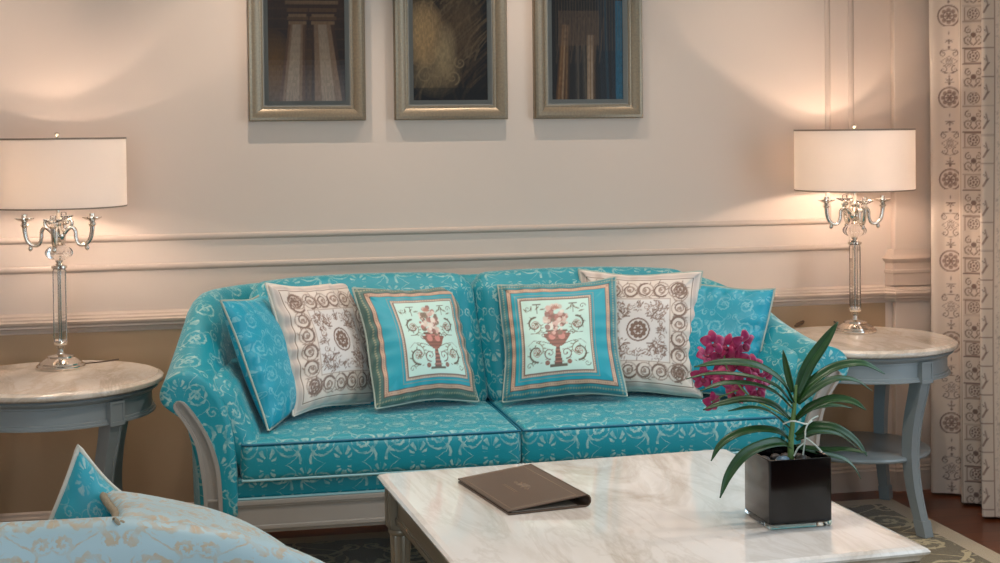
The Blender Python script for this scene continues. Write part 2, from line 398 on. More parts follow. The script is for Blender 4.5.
# ------------------------------------------------------------------ drawing prints (colour per vertex)
def H3(h): return np.array(hexc(h)[:3], 'f')
class Cv:
    def __init__(s, w, h, res, col):
        s.w, s.h, s.res = w, h, res; s.a = np.zeros((int(h*res)+1, int(w*res)+1, 3), 'f'); s.a[:] = H3(col)
    def _win(s, x0, x1, y0, y1):
        i0 = max(0, int(y0*s.res)); i1 = min(s.a.shape[0], int(y1*s.res)+2); j0 = max(0, int(x0*s.res)); j1 = min(s.a.shape[1], int(x1*s.res)+2)
        if i0 >= i1 or j0 >= j1: return None
        yy, xx = np.mgrid[i0:i1, j0:j1]; return i0, i1, j0, j1, xx/s.res, yy/s.res
    def _put(s, wd, m, col, al=1):
        i0, i1, j0, j1 = wd[:4]; m = (m*al)[..., None]; s.a[i0:i1, j0:j1] = s.a[i0:i1, j0:j1]*(1-m)+H3(col)*m
    def rect(s, x0, x1, y0, y1, col, al=1):
        wd = s._win(x0, x1, y0, y1)
        if wd: s._put(wd, ((wd[4] >= x0) & (wd[4] <= x1) & (wd[5] >= y0) & (wd[5] <= y1)).astype('f'), col, al)
    def frame(s, x0, x1, y0, y1, t, col, al=1):
        s.rect(x0, x1, y0, y0+t, col, al); s.rect(x0, x1, y1-t, y1, col, al); s.rect(x0, x0+t, y0, y1, col, al); s.rect(x1-t, x1, y0, y1, col, al)
    def line(s, pts, t, col, al=1, taper=False):
        n = len(pts)-1
        for i in range(n):
            (ax, ay_), (bx, by) = pts[i], pts[i+1]; tt = t*(1-.7*i/n) if taper else t
            wd = s._win(min(ax, bx)-tt*2, max(ax, bx)+tt*2, min(ay_, by)-tt*2, max(ay_, by)+tt*2)
            if not wd: continue
            X, Y = wd[4], wd[5]; dx, dy = bx-ax, by-ay_; L = dx*dx+dy*dy+1e-12
            q = np.clip(((X-ax)*dx+(Y-ay_)*dy)/L, 0, 1); d = np.hypot(X-ax-q*dx, Y-ay_-q*dy)
            s._put(wd, np.clip((tt/2-d)*s.res+.5, 0, 1), col, al)
    def disc(s, x, y, r, col, al=1, ry=None):
        ry = ry or r; wd = s._win(x-r, x+r, y-ry, y+ry)
        if wd: s._put(wd, np.clip((1-np.hypot((wd[4]-x)/r, (wd[5]-y)/ry))*r*s.res+.3, 0, 1), col, al)
    def ring(s, x, y, r, t, col, al=1):
        s.line([(x+r*math.cos(a), y+r*math.sin(a)) for a in np.linspace(0, 2*PI, 25)], t, col, al)
    def spiral(s, x, y, R, a0, turns, t, col, sg=1, leaf=None, al=1):
        pts = []
        for q in np.linspace(0, 1, 30):
            r = R*(1-q*.85); a = a0+sg*turns*2*PI*q; pts.append((x+r*math.cos(a), y+r*math.sin(a)))
        s.line(pts, t, col, al, True); s.disc(pts[-1][0], pts[-1][1], R*.16, col, al)
        if leaf:
            for q in (2, 6, 10, 14):
                (px, py), (qx, qy) = pts[q], pts[q+1]; s.leaf(px, py, math.atan2(py-y, px-x)+sg*.8, R*.42, col, al)
    def leaf(s, x, y, a, L, col, al=1):
        for q in np.linspace(0, 1, 5): s.disc(x+L*q*math.cos(a), y+L*q*math.sin(a), max(L*.16*math.sin(PI*(q*.8+.15)), .0008), col, al)
    def sample(s, x, y):
        fx = np.clip(np.asarray(x)*s.res, 0, s.a.shape[1]-1.001); fy = np.clip(np.asarray(y)*s.res, 0, s.a.shape[0]-1.001)
        i = fy.astype(int); j = fx.astype(int); u = (fx-j)[..., None]; v = (fy-i)[..., None]; a = s.a
        return a[i, j]*(1-u)*(1-v)+a[i, j+1]*u*(1-v)+a[i+1, j]*(1-u)*v+a[i+1, j+1]*u*v
def rosette(cv, x, y, r, c, n=8, al=1):
    for i in range(n):
        a = 2*PI*i/n; cv.disc(x+.6*r*math.cos(a), y+.6*r*math.sin(a), r*.22, c, al)
    cv.ring(x, y, r, r*.14, c, al); cv.disc(x, y, r*.25, c, al)
def set_print(me, cols):
    at = me.color_attributes.new('print', 'FLOAT_COLOR', 'POINT'); d = np.ones((len(me.vertices), 4), 'f'); d[:, :3] = cols
    at.data.foreach_set('color', d.ravel())

# ------------------------------------------------------------------ the setting
XL, XR, YF, ZC = -1.75, 3.22, -7.0, 2.78
def struct(name, mb, mat, parent=None, **kw):
    return mb.build(name, mat, parent, kind=None if parent else 'structure', **kw)
struct('floor', MB().box(XL, XR, YF, 0, -.05, 0), M_floor)
struct('ceiling', MB().box(XL, XR, YF, 0, ZC, ZC+.05), M_ceil)
struct('wall_back', MB().box(XL, XR, 0, .12, 0, ZC), M_wall, smooth=0)
struct('wall_left', MB().box(XL-.12, XL, YF, .12, 0, ZC), M_wall, smooth=0)
mb = MB(); mb.box(XR, XR+.12, YF, -3.8, 0, ZC); mb.box(XR, XR+.12, -1.3, .12, 0, ZC); mb.box(XR, XR+.12, -3.8, -1.3, 0, .35); mb.box(XR, XR+.12, -3.8, -1.3, 2.55, ZC)
struct('wall_right', mb, M_wall, smooth=0)
mb = MB(); mb.box(XL-.12, -1.6, YF-.12, YF, 0, ZC); mb.box(.36, XR+.12, YF-.12, YF, 0, ZC); mb.box(-1.6, .36, YF-.12, YF, 0, .55); mb.box(-1.6, .36, YF-.12, YF, 2.55, ZC)
struct('wall_front', mb, M_dark, smooth=0)
def window(name, pts):
    mb = MB()
    for b in pts: mb.box(*b)
    return struct(name, mb, M_trim, bevel=.003)
window('window_1', [(XR+.02, XR+.10, -3.8, -3.74, .35, 2.55), (XR+.02, XR+.10, -1.36, -1.3, .35, 2.55), (XR+.02, XR+.10, -3.8, -1.3, .35, .41), (XR+.02, XR+.10, -3.8, -1.3, 2.49, 2.55), (XR+.03, XR+.09, -2.58, -2.52, .41, 2.49)])
window('window_2', [(-1.6, -1.54, YF-.10, YF-.02, .55, 2.55), (.30, .36, YF-.10, YF-.02, .55, 2.55), (-1.6, .36, YF-.10, YF-.02, .55, .61), (-1.6, .36, YF-.10, YF-.02, 2.49, 2.55), (-.65, -.59, YF-.09, YF-.03, .61, 2.49)])

# wainscot panel below the chair rail, painted darker
PX0 = 2.955   # pilaster begins here
struct('trim_1', MB().box(XL, PX0-.03, -.004, 0, .12, .80), M_dado, smooth=0)
# mouldings as extruded profiles along x with a step around the pilaster
def run(prof, pts):
    """prof: [(out, z)], pts: plan polyline going +x; extrudes with mitres, out is -y"""
    mb = MB(); n = len(pts); P = []
    for i, (x, y) in enumerate(pts):
        d1 = Vector((x-pts[i-1][0], y-pts[i-1][1])).normalized() if i else None
        d2 = Vector((pts[i+1][0]-x, pts[i+1][1]-y)).normalized() if i < n-1 else None
        if d1 is None: d1 = d2
        if d2 is None: d2 = d1
        n1 = Vector((d1.y, -d1.x)); n2 = Vector((d2.y, -d2.x)); b = (n1+n2); b = b/(b.dot(n1)) if b.length > 1e-6 else n1
        P.append([(x+b.x*o, y+b.y*o, z) for o, z in prof])
    mb.quad_grid(P); mb.poly([p for p in P[0]]); mb.poly([p for p in P[-1]][::-1]); return mb
step = [(XL, 0), (PX0-.03, 0), (PX0, -.035), (XR, -.035)]
rail = [(0, .806), (.010, .808), (.013, .818), (.020, .822), (.020, .830), (.027, .836), (.030, .845), (.022, .850), (.022, .856), (.012, .862), (.010, .868), (.004, .872), (0, .876)]
struct('trim_2', run(rail, step), M_trim, smooth=25)
base = [(0, 0), (.020, 0), (.020, .085), (.016, .092), (.016, .100), (.010, .108), (.009, .118), (.004, .126), (0, .128)]
struct('baseboard_back', run(base, step), M_trim, smooth=25)
rb = [(XR, -.04), (XR, YF)]
struct('baseboard_right', run([(o, z) for o, z in base], [(XR, -.04), (XR, YF)]), M_trim, smooth=25)
struct('baseboard_left', run(base, [(XL, YF), (XL, -.0)]), M_trim, smooth=25)
# pilaster with a capital block above the rail
struct('trim_3', MB().box(PX0, XR, -.035, 0, 0, ZC), M_wall, smooth=0, bevel=.004)
cap = [(0, .876), (.012, .876), (.012, .925), (.016, .930), (.016, .940), (.012, .944), (.012, .972), (.020, .980), (.024, .990), (.014, .998), (.006, 1.01), (0, 1.03)]
struct('trim_4', run(cap, [(PX0-.02, .012), (PX0-.005, -.035), (XR, -.035)]), M_trim, smooth=25)
# two nested rectangular panel mouldings on the wall
def panel(name, z0, x1, x0=XL+.25, z1=2.62):
    mb = MB(); pr = [(-.013, 0), (-.010, .006), (-.005, .010), (0, .012), (.006, .010), (.009, .005), (.013, 0)]
    cs = [(x0, z0), (x1, z0), (x1, z1), (x0, z1)]; P = []
    for i, (x, z) in enumerate(cs):
        sx = 1 if x == x1 else -1; sz = 1 if z == z1 else -1
        P.append([(x+sx*a, -b, z+sz*a) for a, b in pr])
    mb.quad_grid(P, closed_u=True); return struct(name, mb, M_trim, smooth=60)
panel('trim_5', 1.154, 2.669)
panel('trim_6', 1.042, 2.775, x0=XL+.14, z1=2.7)

# rug
mb = MB(); soft_box(mb, 3.80, 3.44, .012, .005, (8, 8, 1))
o = mb.build('rug', M_rug, None, label='large olive brown rug with cream scrolls and plain border on the wooden floor', cat='rug')
o.location = (2.85-1.90, -.19-1.72, .0065)

# ------------------------------------------------------------------ three pictures
def picture(x0, x1, cv, label, yf=-.035):
    z0 = 1.597; hh = 1.02; z1 = z0+hh; wd = x1-x0
    t = thing('framed_picture', label, 'picture', ((x0+x1)/2, -.001, z0), 0, 'framed pictures above the sofa')
    X = wd/2; mb = MB()
    prof = [(0, 0), (0, .030), (.004, .036), (.014, .038), (.022, .035), (.046, .020), (.050, .021), (.056, .019), (.056, .006)]
    P = []
    for sx, sz in ((-1, 0), (1, 0), (1, 1), (-1, 1)):
        P.append([(sx*(X-a), -b, (a if sz == 0 else hh-a)) for a, b in prof])
    mb.quad_grid(P, closed_u=True); mb.box(-X+.01, X-.01, -.006, 0, .01, hh-.01)
    mb.build('frame', M_frame, t, smooth=30)
    mb = MB(); P = []
    for sx, sz in ((-1, 0), (1, 0), (1, 1), (-1, 1)):
        P.append([(sx*(X-a), -b, (a if sz == 0 else hh-a)) for a, b in ((.055, .006), (.055, .014), (.078, .012), (.078, .006))])
    mb.quad_grid(P, closed_u=True); mb.build('mat_liner', M_liner, t, smooth=30)
    W2, Hh = wd-.154, hh-.154; nx, nz = 110, 300
    xs = np.linspace(0, W2, nx); zs = np.linspace(0, Hh, nz); mb = MB()
    mb.quad_grid([[(-W2/2+x, -.0085, .077+z) for z in zs] for x in xs])
    o = mb.build('photo_print', M_picture, t, smooth=0, recalc=False)
    gx, gz = np.meshgrid(xs, zs, indexing='ij'); set_print(o.data, cv.sample(gx.ravel(), gz.ravel()))
    mb = MB(); mb.quad_grid([[(x, -.0135, z) for z in (.056, hh-.056)] for x in (-X+.056, X-.056)])
    mb.build('glass_pane', M_pane, t, smooth=0)
    return t
def grain(cv, amt, seed=1, vert=6):
    rg = np.random.RandomState(seed); h, w_, _ = cv.a.shape
    g = rg.rand(h//vert+2, w_//2+2); g = np.repeat(np.repeat(g, vert, 0), 2, 1)[:h, :w_]
    cv.a *= (1-amt/2+amt*g)[..., None]
def column(cv, x0, x1, zt, wb, wt, cols, n=9):
    # fluted column leaning from x0 (bottom) to x1 (at height zt)
    for i in range(n):
        q = (i+.5)/n-.5
        cv.line([(x0+q*wb, -.01), (x1+q*wt, zt)], wb/n*1.05, cols[int((math.cos(q*PI*.95))*(len(cols)-1))])
        cv.line([(x0+(q+.5/n)*wb, -.01), (x1+(q+.5/n)*wt, zt)], .0025, '3a2413', .8)
    for k, (dz, ww) in enumerate(((0, 1.15), (.018, 1.3), (.03, 1.1), (.05, 1.35), (.08, 1.5))):
        cv.rect(x1-wt*ww/2, x1+wt*ww/2, zt+dz, zt+dz+.012, '7a5430' if k % 2 else 'a98158')
    for s in (-1, 1): cv.spiral(x1+s*wt*.55, zt+.13, .035, 0, 1.6, .009, 'a98158', s)
    cv.rect(x1-wt, x1+wt, zt+.165, zt+.19, '8d6a45')
pw = .301
def soft(cv, x, y, r, col, al, ry=None):
    for q in range(1, 11): cv.disc(x, y, r*q/10, col, al/6, ry=(ry or r)*q/10)
cv = Cv(pw, .87, 500, '2a1a0e')
for i in range(22): cv.rect(0, pw, i*.04, i*.04+.004, '5a3a1c', .5)
soft(cv, .02, .12, .09, 'a06a20', .8, .16); soft(cv, .165, .05, .03, '80531f', .6, .25)
cols = ['4a2d18', '7a5030', 'a88260', 'c9ab8c', 'd6bea6']
column(cv, .092, .116, .30, .105, .062, cols, 8); column(cv, .235, .215, .30, .135, .080, cols, 10)
for q in range(12): cv.rect(0, pw, .10+q*.03, .9, '5a3210', .07)
for q in range(8): cv.rect(0, pw, 0, .16-q*.02, 'e8dcd8', .035)
cv.rect(0, pw, .50, .87, '1d130b', .5); grain(cv, .25, 3)
picture(.254, .708, cv, 'framed picture of two pale fluted columns, leftmost above the sofa')
cv = Cv(pw, .87, 500, '1e140c')
rg = random.Random(4)
for i in range(420):
    x = rg.uniform(0, .26); a = rg.uniform(-.6, .9); z = rg.uniform(0, .8); L = rg.uniform(.05, .22)
    cv.line([(x+L*q*math.sin(a+q), z+L*q) for q in (0, .25, .5, .75, 1)], rg.uniform(.003, .012), rg.choice(['5b4027', '7d5f3f', '3a2715', '9b7c55', '4a321c']), .45, True)
for x, z, R in ((.05, .10, .035), (.10, .12, .028), (.16, .09, .03), (.07, .17, .03), (.19, .15, .025), (.12, .2, .03)):
    cv.spiral(x, z, R, rg.uniform(0, 6), 1.4, .006, 'a98a60', 1, None, .7)
soft(cv, .09, .12, .11, 'a98a60', .9); soft(cv, .04, .27, .09, 'd9ac73', 1.2, ry=.14); soft(cv, .19, .30, .10, '7a5a38', .8, ry=.18); soft(cv, .13, .2, .05, 'c9a878', .7, ry=.12)
cv.rect(.0, .301, 0, .05, '120c07', .5); grain(cv, .4, 9)
picture(.823, 1.279, cv, 'framed dark sepia picture of swirling carved drapery, middle of the three above the sofa')
cv = Cv(pw, .87, 500, '241a13')
for i in range(7): cv.line([(.02+i*.008, 0), (.045+i*.005, .3)], .008, ['6b431f', 'a8733f', '8a5a2c', 'c09468', '6b431f', '9a6c3f', '4a2f18'][i], .8)
for i in range(8): cv.line([(.095+i*.008, 0), (.10+i*.006, .22)], .008, ['2a211a', '4d4034', '6b5a48', '2d241c'][i % 4], .8)
for i in range(6): cv.line([(.150+i*.006, 0), (.152+i*.006, .26)], .006, ['b8906a', 'cba583', 'a47c54', 'd0b090', '8a6440', '5a3d22'][i], .85)
for i in range(9): cv.line([(.20+i*.012, 0), (.19+i*.012, .4)], .012, ['14161a', '1c2830', '182028', '20404c'][i % 4], .8)
cv.rect(.27, .301, 0, .40, '1f6f86', .75)  # window and curtain reflection painted into the print
cv.rect(.03, .20, .22, .36, '7a5b44', .45)
for i in range(24): cv.line([(.02+i*.0118, .2), (.02+i*.0118, .6)], .0035, '8a6848', .3)
for i in range(10): cv.line([(.02+i*.02, .15), (.04+i*.02, .33)], .006, '8a6848', .25)
grain(cv, .4, 5)
picture(1.39, 1.844, cv, 'framed picture of narrow columns with a painted blue window reflection, rightmost above the sofa')

# ------------------------------------------------------------------ side tables
def side_table(loc, angs, label, shelf=True):
    t = thing('side_table', label, 'table', (loc[0], loc[1], .0133), 0, 'round marble side tables beside the sofa')
    R = .376; zt = .7225-.0133
    MB().lathe([(0, zt), (R-.020, zt), (R-.018, zt-.002), (R-.010, zt-.003), (R-.002, zt-.008), (R, zt-.015), (R-.002, zt-.022), (R-.012, zt-.028), (R-.020, zt-.030), (0, zt-.030)], 96).build('marble_top', M_marble2, t, smooth=35, label='cream marble top')
    a = R-.022
    MB().lathe([(0, zt-.031), (a, zt-.031), (a+.006, zt-.036), (a+.002, zt-.042), (a-.006, zt-.046), (a-.010, zt-.050), (a-.016, zt-.052), (a-.016, zt-.058), (a-.020, zt-.060), (a-.020, zt-.108), (a-.014, zt-.110), (a-.014, zt-.117), (a-.008, zt-.119), (a-.008, zt-.125), (a-.018, zt-.128), (a-.05, zt-.128), (a-.05, zt-.05), (0, zt-.05)], 96).build('apron', M_tablewood, t, smooth=30)
    for an in angs:
        ca, sa = math.cos(an), math.sin(an); tr = Vector((-sa, ca, 0)); rd = Vector((ca, sa, 0))
        def W_(r, q, z): p = rd*r+tr*q; return (p.x, p.y, z)
        mb = MB()
        # block on the apron
        def blk(r0, r1, q0, q1, z0, z1):
            b = len(mb.v); mb.v += [W_(r, q, z) for z in (z0, z1) for q in (q0, q1) for r in (r0, r1)]
            for f in ((0, 2, 3, 1), (4, 5, 7, 6), (0, 1, 5, 4), (2, 6, 7, 3), (0, 4, 6, 2), (1, 3, 7, 5)): mb.f.append([b+i for i in f])
        blk(.27, a-.003, -.029, .029, zt-.131, zt-.050)
        for q0, q1, z0, z1 in ((-.029, -.022, zt-.131, zt-.05), (.022, .029, zt-.131, zt-.05), (-.022, .022, zt-.058, zt-.05), (-.022, .022, zt-.131, zt-.118)): blk(a-.004, a+.001, q0, q1, z0, z1)
        # sabre leg
        key = [(.320, .595), (.306, .53), (.283, .44), (.270, .35), (.270, .27), (.283, .18), (.305, .10), (.328, .035), (.338, 0)]
        c = cat_rom([(r, 0, z) for r, z in key], 5); P = []; n = len(c)
        for i, p in enumerate(c):
            s = i/(n-1); hw = lerp(.025, .017, s); dp = lerp(.030, .018, s)
            P.append([W_(p.x-dp, -hw, p.z), W_(p.x-dp, hw, p.z), W_(p.x+dp, hw, p.z), W_(p.x+dp, hw-.006, p.z), W_(p.x+dp-.004, hw-.008, p.z), W_(p.x+dp-.004, -hw+.008, p.z), W_(p.x+dp, -hw+.006, p.z), W_(p.x+dp, -hw, p.z)])
        mb.quad_grid(P, closed_v=True); mb.poly(P[0]); mb.poly(P[-1][::-1])
        P2 = []
        for r, z, g in ((.322, .060, .003), (.324, .052, .004), (.338, .0015, .003)):
            hw = .018+g; dp = .020+g
            P2.append([W_(r-dp, -hw, z), W_(r-dp, hw, z), W_(r+dp, hw, z), W_(r+dp, -hw, z)])
        mb.quad_grid(P2, closed_v=True); mb.poly(P2[0]); mb.poly(P2[-1][::-1])
        mb.build('leg', M_tablewood, t, smooth=35)
    if shelf: MB().lathe([(0, .288), (.262, .288), (.270, .284), (.272, .277), (.268, .270), (.26, .268), (0, .268)], 80).build('shelf', M_tablewood, t, smooth=35)
    return t
TLo, TRo = (-.4496, -.5461), (2.588, -.450)
side_table(TLo, (-.87, .80, 3.15), 'round marble topped side table left of the sofa, seen against bare wall', False)
side_table(TRo, (.80, -1.235, 2.93), 'round marble topped side table right of the sofa, beside the patterned curtain')

# ------------------------------------------------------------------ table lamps
def lamp(loc, label, cord, rz):
    t = thing('table_lamp', label, 'lamp', (loc[0], loc[1], .7235), 0, 'candelabra table lamps on the side tables')
    z0 = -.7235
    MB().lathe([(0, .0005), (.083, .0005), (.085, .006), (.083, .011), (.076, .014), (.074, .019), (.060, .030), (.048, .037), (.046, .043), (.030, .046), (.016, .049), (.012, .056), (.010, .066), (0, .066)], 64).build('base', M_chrome, t, smooth=30)
    mb = MB(); mb.lathe([(0, .064), (.010, .066), (.015, .072), (.010, .078), (.022, .082), (.025, .090), (.023, .094), (0, .094)], 32)
    mb.lathe([(0, .352), (.023, .352), (.028, .356), (.028, .363), (.014, .368), (.009, .374), (.014, .380), (.010, .386), (0, .386)], 32)
    mb.lathe([(0, .434), (.012, .434), (.016, .440), (.012, .448), (.020, .456), (.026, .468), (.024, .482), (.014, .492), (.010, .505), (.015, .515), (.008, .525), (.006, .56), (.005, .795), (0, .795)], 32)
    mb.lathe([(0, .094), (.0035, .094), (.0035, .352), (0, .352)], 10)
    mb.build('stem_fittings', M_chrome, t, smooth=40)
    # faceted crystal column
    P = []
    for z, r_ in ((.094, .0205), (.100, .0235), (.345, .0235), (.352, .0205)):
        P.append([(r_*math.cos(q), r_*math.sin(q), z) for q in [2*PI*k/8 for k in range(8)]])
    mb = MB(); b = mb.quad_grid(P, closed_v=True); mb.f.append(list(range(b, b+8))[::-1]); mb.f.append(list(range(b+24, b+32)))
    mb.build('crystal_column', M_crystal, t, smooth=20)
    P = []
    for i in range(13):
        q = -1+2*i/12; r = .047*math.sqrt(max(0, 1-q*q*.93)); z = .410+.027*q
        P.append([(r*(1+.04*math.cos(10*a))*math.cos(a), r*(1+.04*math.cos(10*a))*math.sin(a), z) for a in [2*PI*k/60 for k in range(60)]])
    mb = MB(); b = mb.quad_grid(P, closed_v=True); mb.f.append(list(range(b, b+60))[::-1]); mb.f.append(list(range(b+720, b+780)))
    mb.build('crystal_ball', M_crystal, t, smooth=30)
    for k in range(4):
        an = rz+k*PI/2; ca, sa = math.cos(an), math.sin(an)
        def Q(r, z): return (r*ca, r*sa, z)
        arm = cat_rom([Q(.012, .470), Q(.030, .492), (.046*ca, .046*sa, .500), Q(.058, .488), Q(.060, .462), Q(.070, .440), Q(.090, .438), Q(.108, .455), Q(.116, .485), Q(.117, .512)], 6)
        mb = MB(); n = len(arm); mb.tube(arm, [.0092-.0022*math.sin(PI*i/(n-1)) for i in range(n)], 10)
        mb.tube(cat_rom([Q(.040, .500), Q(.048, .516), Q(.040, .528), Q(.030, .522), Q(.033, .512)], 5), [.006]*20+[.003], 8)
        mb.lathe([(0, -.030), (.006, -.026), (.009, -.020), (.005, -.012), (.004, 0), (0, 0)], 16, (.098*ca, .098*sa, .446))
        mb.lathe([(0, 0), (.010, .002), (.015, .010), (.010, .018), (.008, .026), (0, .026)], 20, (.117*ca, .117*sa, .500))
        mb.build('candle_arm', M_chrome, t, smooth=60)
        MB().lathe([(0, .522), (.012, .522), (.026, .528), (.034, .533), (.034, .536), (.026, .533), (.012, .530), (.010, .534), (.010, .548), (.007, .549), (.007, .536), (0, .536)], 28, (.117*ca, .117*sa, 0)).build('drip_dish', M_crystal if k % 2 else M_chrome, t, smooth=40)
    # drum shade 1.297 .. 1.54
    zb, ztp, R = 1.297+z0, 1.541+z0, .238
    MB().lathe([(R, zb), (R, ztp), (R-.002, ztp), (R-.002, zb), (R, zb)], 96).build('lamp_shade', M_shade, t, smooth=40, label='white linen drum shade')
    mb = MB()
    for za, zc in ((zb-.001, zb+.004), (ztp-.005, ztp+.001)): mb.lathe([(R-.0025, za), (R+.0015, za), (R+.0015, zc), (R-.0025, zc), (R-.0025, za)], 96)
    mb.build('shade_trim', M_shadetrim, t, smooth=40)
    mb = MB()
    for k in range(3):
        a = .5+2*PI*k/3; mb.tube([(0, 0, ztp-.012), ((R-.002)*math.cos(a), (R-.002)*math.sin(a), ztp-.012)], .0015, 6)
    mb.lathe([(0, ztp-.02), (.006, ztp-.02), (.006, ztp), (.004, ztp+.004), (.009, ztp+.010), (.009, ztp+.016), (.004, ztp+.021), (0, ztp+.022)], 20)
    mb.build('finial', M_chrome, t, smooth=40)
    if cord:
        pts = [Vector(p)-Vector((loc[0], loc[1], .7235)) for p in cord]
        o = MB().tube(cat_rom(pts, 6), .0025, 8).build('cord', M_cord, t, smooth=60)
    # the bulbs
    for bx, by in ((-.050, -.135), (.045, .08)):
        mb = MB(); mb.lathe([(0, -.045), (.012, -.045), (.012, -.015), (.018, -.005), (.026, .012), (.026, .022), (.018, .036), (0, .044)], 20, (bx, by, 1.375+z0))
        mb.build('bulb', M_bulb, t, smooth=60)
        l = light('lamp_glow', 'POINT', (loc[0]+bx, loc[1]+by, 1.38), LAMP_W*(.75 if by < 0 else 1.25), WARM, shadow_soft_size=.028)
    return t
LAMP_W = 17.0
k = NT('bulb_glow'); k.set(Base_Color=(1, .9, .8, 1), Emission_Color=(1, .72, .45, 1), Emission_Strength=4.0); M_bulb = k.m
LLo, LRo = (-.4346, -.364), (2.650, -.290)
c0 = [Vector((LLo[0]+.07, LLo[1]+.05, .727)), Vector((-.30, -.28, .7262)), Vector((-.24, -.235, .7262))]
lamp(LLo, 'silver candelabra lamp with white drum shade on the left side table', c0, -.08)
c1 = [Vector((LRo[0]-.06, LRo[1]+.04, .727)), az(835, 322, .727), az(815, 319.5, .727), az(802, 322, .729)]
rl = lamp(LRo, 'silver candelabra lamp with white drum shade on the right side table near the curtain', c1, -.10)
# inline switch of the right lamp
a = az(804, 321.5, .735)-Vector((LRo[0], LRo[1], .7235)); b = az(795, 326, .735)-Vector((LRo[0], LRo[1], .7235))
MB().tube([a, lerp(a, b, .15), lerp(a, b, .85), b], [.004, .009, .009, .004], 10, sq=.7).build('cord_switch', M_cord, rl, smooth=50)

# ------------------------------------------------------------------ sofa
def shell(W, yf, yb, Rc, profF, profB, n_arm=14, n_arc=14, n_back=22, t0=.05, t1=1.0, bulge=.015, topf=None, taper=0.0, rside=None):
    def half(W, taper):
        path = []
        for i in range(n_arm): path.append((Vector((-W-taper*(1-i/n_arm), lerp(yf, yb-Rc, i/n_arm))), Vector((-1, 0))))
        for i in range(n_arc): a = PI-i/n_arc*PI/2; path.append((Vector((-W+Rc+Rc*math.cos(a), yb-Rc+Rc*math.sin(a))), Vector((math.cos(a), math.sin(a)))))
        for i in range(n_back+1): path.append((Vector((lerp(-W+Rc, 0, i/n_back), yb)), Vector((0, 1))))
        return path
    rside = rside or (W, taper, t0, t1)
    path = half(W, taper); nl = len(path)
    right = [(Vector((-p.x, p.y)), Vector((-o.x, o.y))) for p, o in half(rside[0], rside[1])[:-1]][::-1]
    full = path+right; L = [0]
    for i in range(1, len(full)): L.append(L[-1]+(full[i][0]-full[i-1][0]).length+.5*(full[i][1]-full[i-1][1]).length*.15)
    Larm = (yb-Rc-yf)+Rc*PI/2
    F_, B_ = cat_rom([(a, 0, b) for a, b in profF], 3), cat_rom([(a, 0, b) for a, b in profB], 3); npf = len(F_)
    P = []; VL = [0]
    for i in range(1, npf): VL.append(VL[-1]+(B_[i]-B_[i-1]).length)
    for i, (p, o) in enumerate(full):
        s = min(L[i], L[-1]-L[i])/Larm; wv = sst(t0, t1, s) if i < nl else sst(rside[2], rside[3], s)
        row = []
        for a, b in zip(F_, B_):
            oo = lerp(a.x, b.x, wv); z = lerp(a.z, b.z, wv)
            if topf: z = z*1+topf(p.x, s)*max(0, (z-.45))/.5
            row.append((p.x+o.x*oo, p.y+o.y*oo, z))
        P.append(row)
    mb = MB(); mb.quad_grid(P, lambda i, j: (L[i]-L[-1]/2, VL[j]), closed_v=False)
    mb.quad_grid([[r[-1], r[0]] for r in P])
    for row, sg in ((P[0], 1), (P[-1], -1)):
        c = Vector((0, 0, 0))
        for q in row: c += Vector(q)
        c /= len(row); rings = []
        for f, bz in ((1, 0), (.93, bulge*.75), (.8, bulge), (.4, bulge*1.1), (.02, bulge*1.15)):
            rings.append([tuple(Vector((lerp(c.x, q[0], f), q[1]-bz, lerp(c.z, q[2], f)))) for q in row+[row[0]]])
        mb.quad_grid(rings, lambda i, j: (rings[min(i, 4)][min(j, len(row))][0], rings[min(i, 4)][min(j, len(row))][2]), flip=sg > 0)
    return mb
SX = 1.115
sofa = thing('sofa', 'turquoise damask two seat sofa with rolled arms and grey wooden rail, under the three pictures', 'sofa', (SX, -.5, 0))
def S(x, y, z): return (x-SX, y+.5, z)
profF = [(0, .30), (0, .42), (.006, .52), (.022, .61), (.052, .690), (.095, .745), (.145, .772), (.195, .765), (.232, .738), (.246, .700), (.236, .668), (.208, .652), (.178, .640), (.160, .60), (.142, .53), (.126, .45), (.118, .35), (.115, .25)]
profB = [(0, .30), (.0, .45), (.012, .58), (.030, .72), (.050, .85), (.070, .93), (.095, .975), (.125, .992), (.155, .985), (.175, .965), (.185, .93), (.188, .88), (.188, .80), (.187, .70), (.186, .60), (.184, .48), (.182, .35), (.18, .25)]
W0 = .955
mb = shell(W0-.03, -.94+.5, -.30+.5, .34, profF, profB, taper=.03, t0=-.06, t1=.56, rside=(W0-.085, .085, .0, .95))
mb.build('arm_and_back', M_sofa, sofa, smooth=180, merge=True)
# back cushions
def tilt(cx, cy, cz, lean, crown=0, curve=0):
    def f(p):
        y = p.y+lean*(p.z)/.47; x = p.x; z = p.z
        z += crown*(p.x/.5)**2*(1 if p.z > 0 else 0)
        y += -curve*(((x+cx)/.85)**4); x -= .05*(z/.49+.5)
        return Vector((x+cx, y+cy, z+cz))
    return f
for sg in (-1, 1):
    mb = MB(); soft_box(mb, .838, .15, .49, .06, (30, 4, 16), tilt(sg*.4205, -.335+.5, .755, .075, 0, .13), puff=.020)
    mb.build('back_cushion', M_sofa, sofa, smooth=180, merge=True)
# inside arm pads
for sg in (-1, 1):
    def dfm(p, sg=sg):
        z = p.z+.60; o = lerp(-.02, .075, sst(.45, .76, z))-.06*sst(-.35, .3, p.y); return Vector((sg*(W0-.010+o)+p.x, p.y-.66+.5, z-.02*sst(.1, .30, -p.y)))
    mb = MB(); soft_box(mb, .12, .54, .30, .058, (2, 14, 8), dfm, puff=.015)
    mb.build('arm_pad', M_sofa, sofa, smooth=180, merge=True)
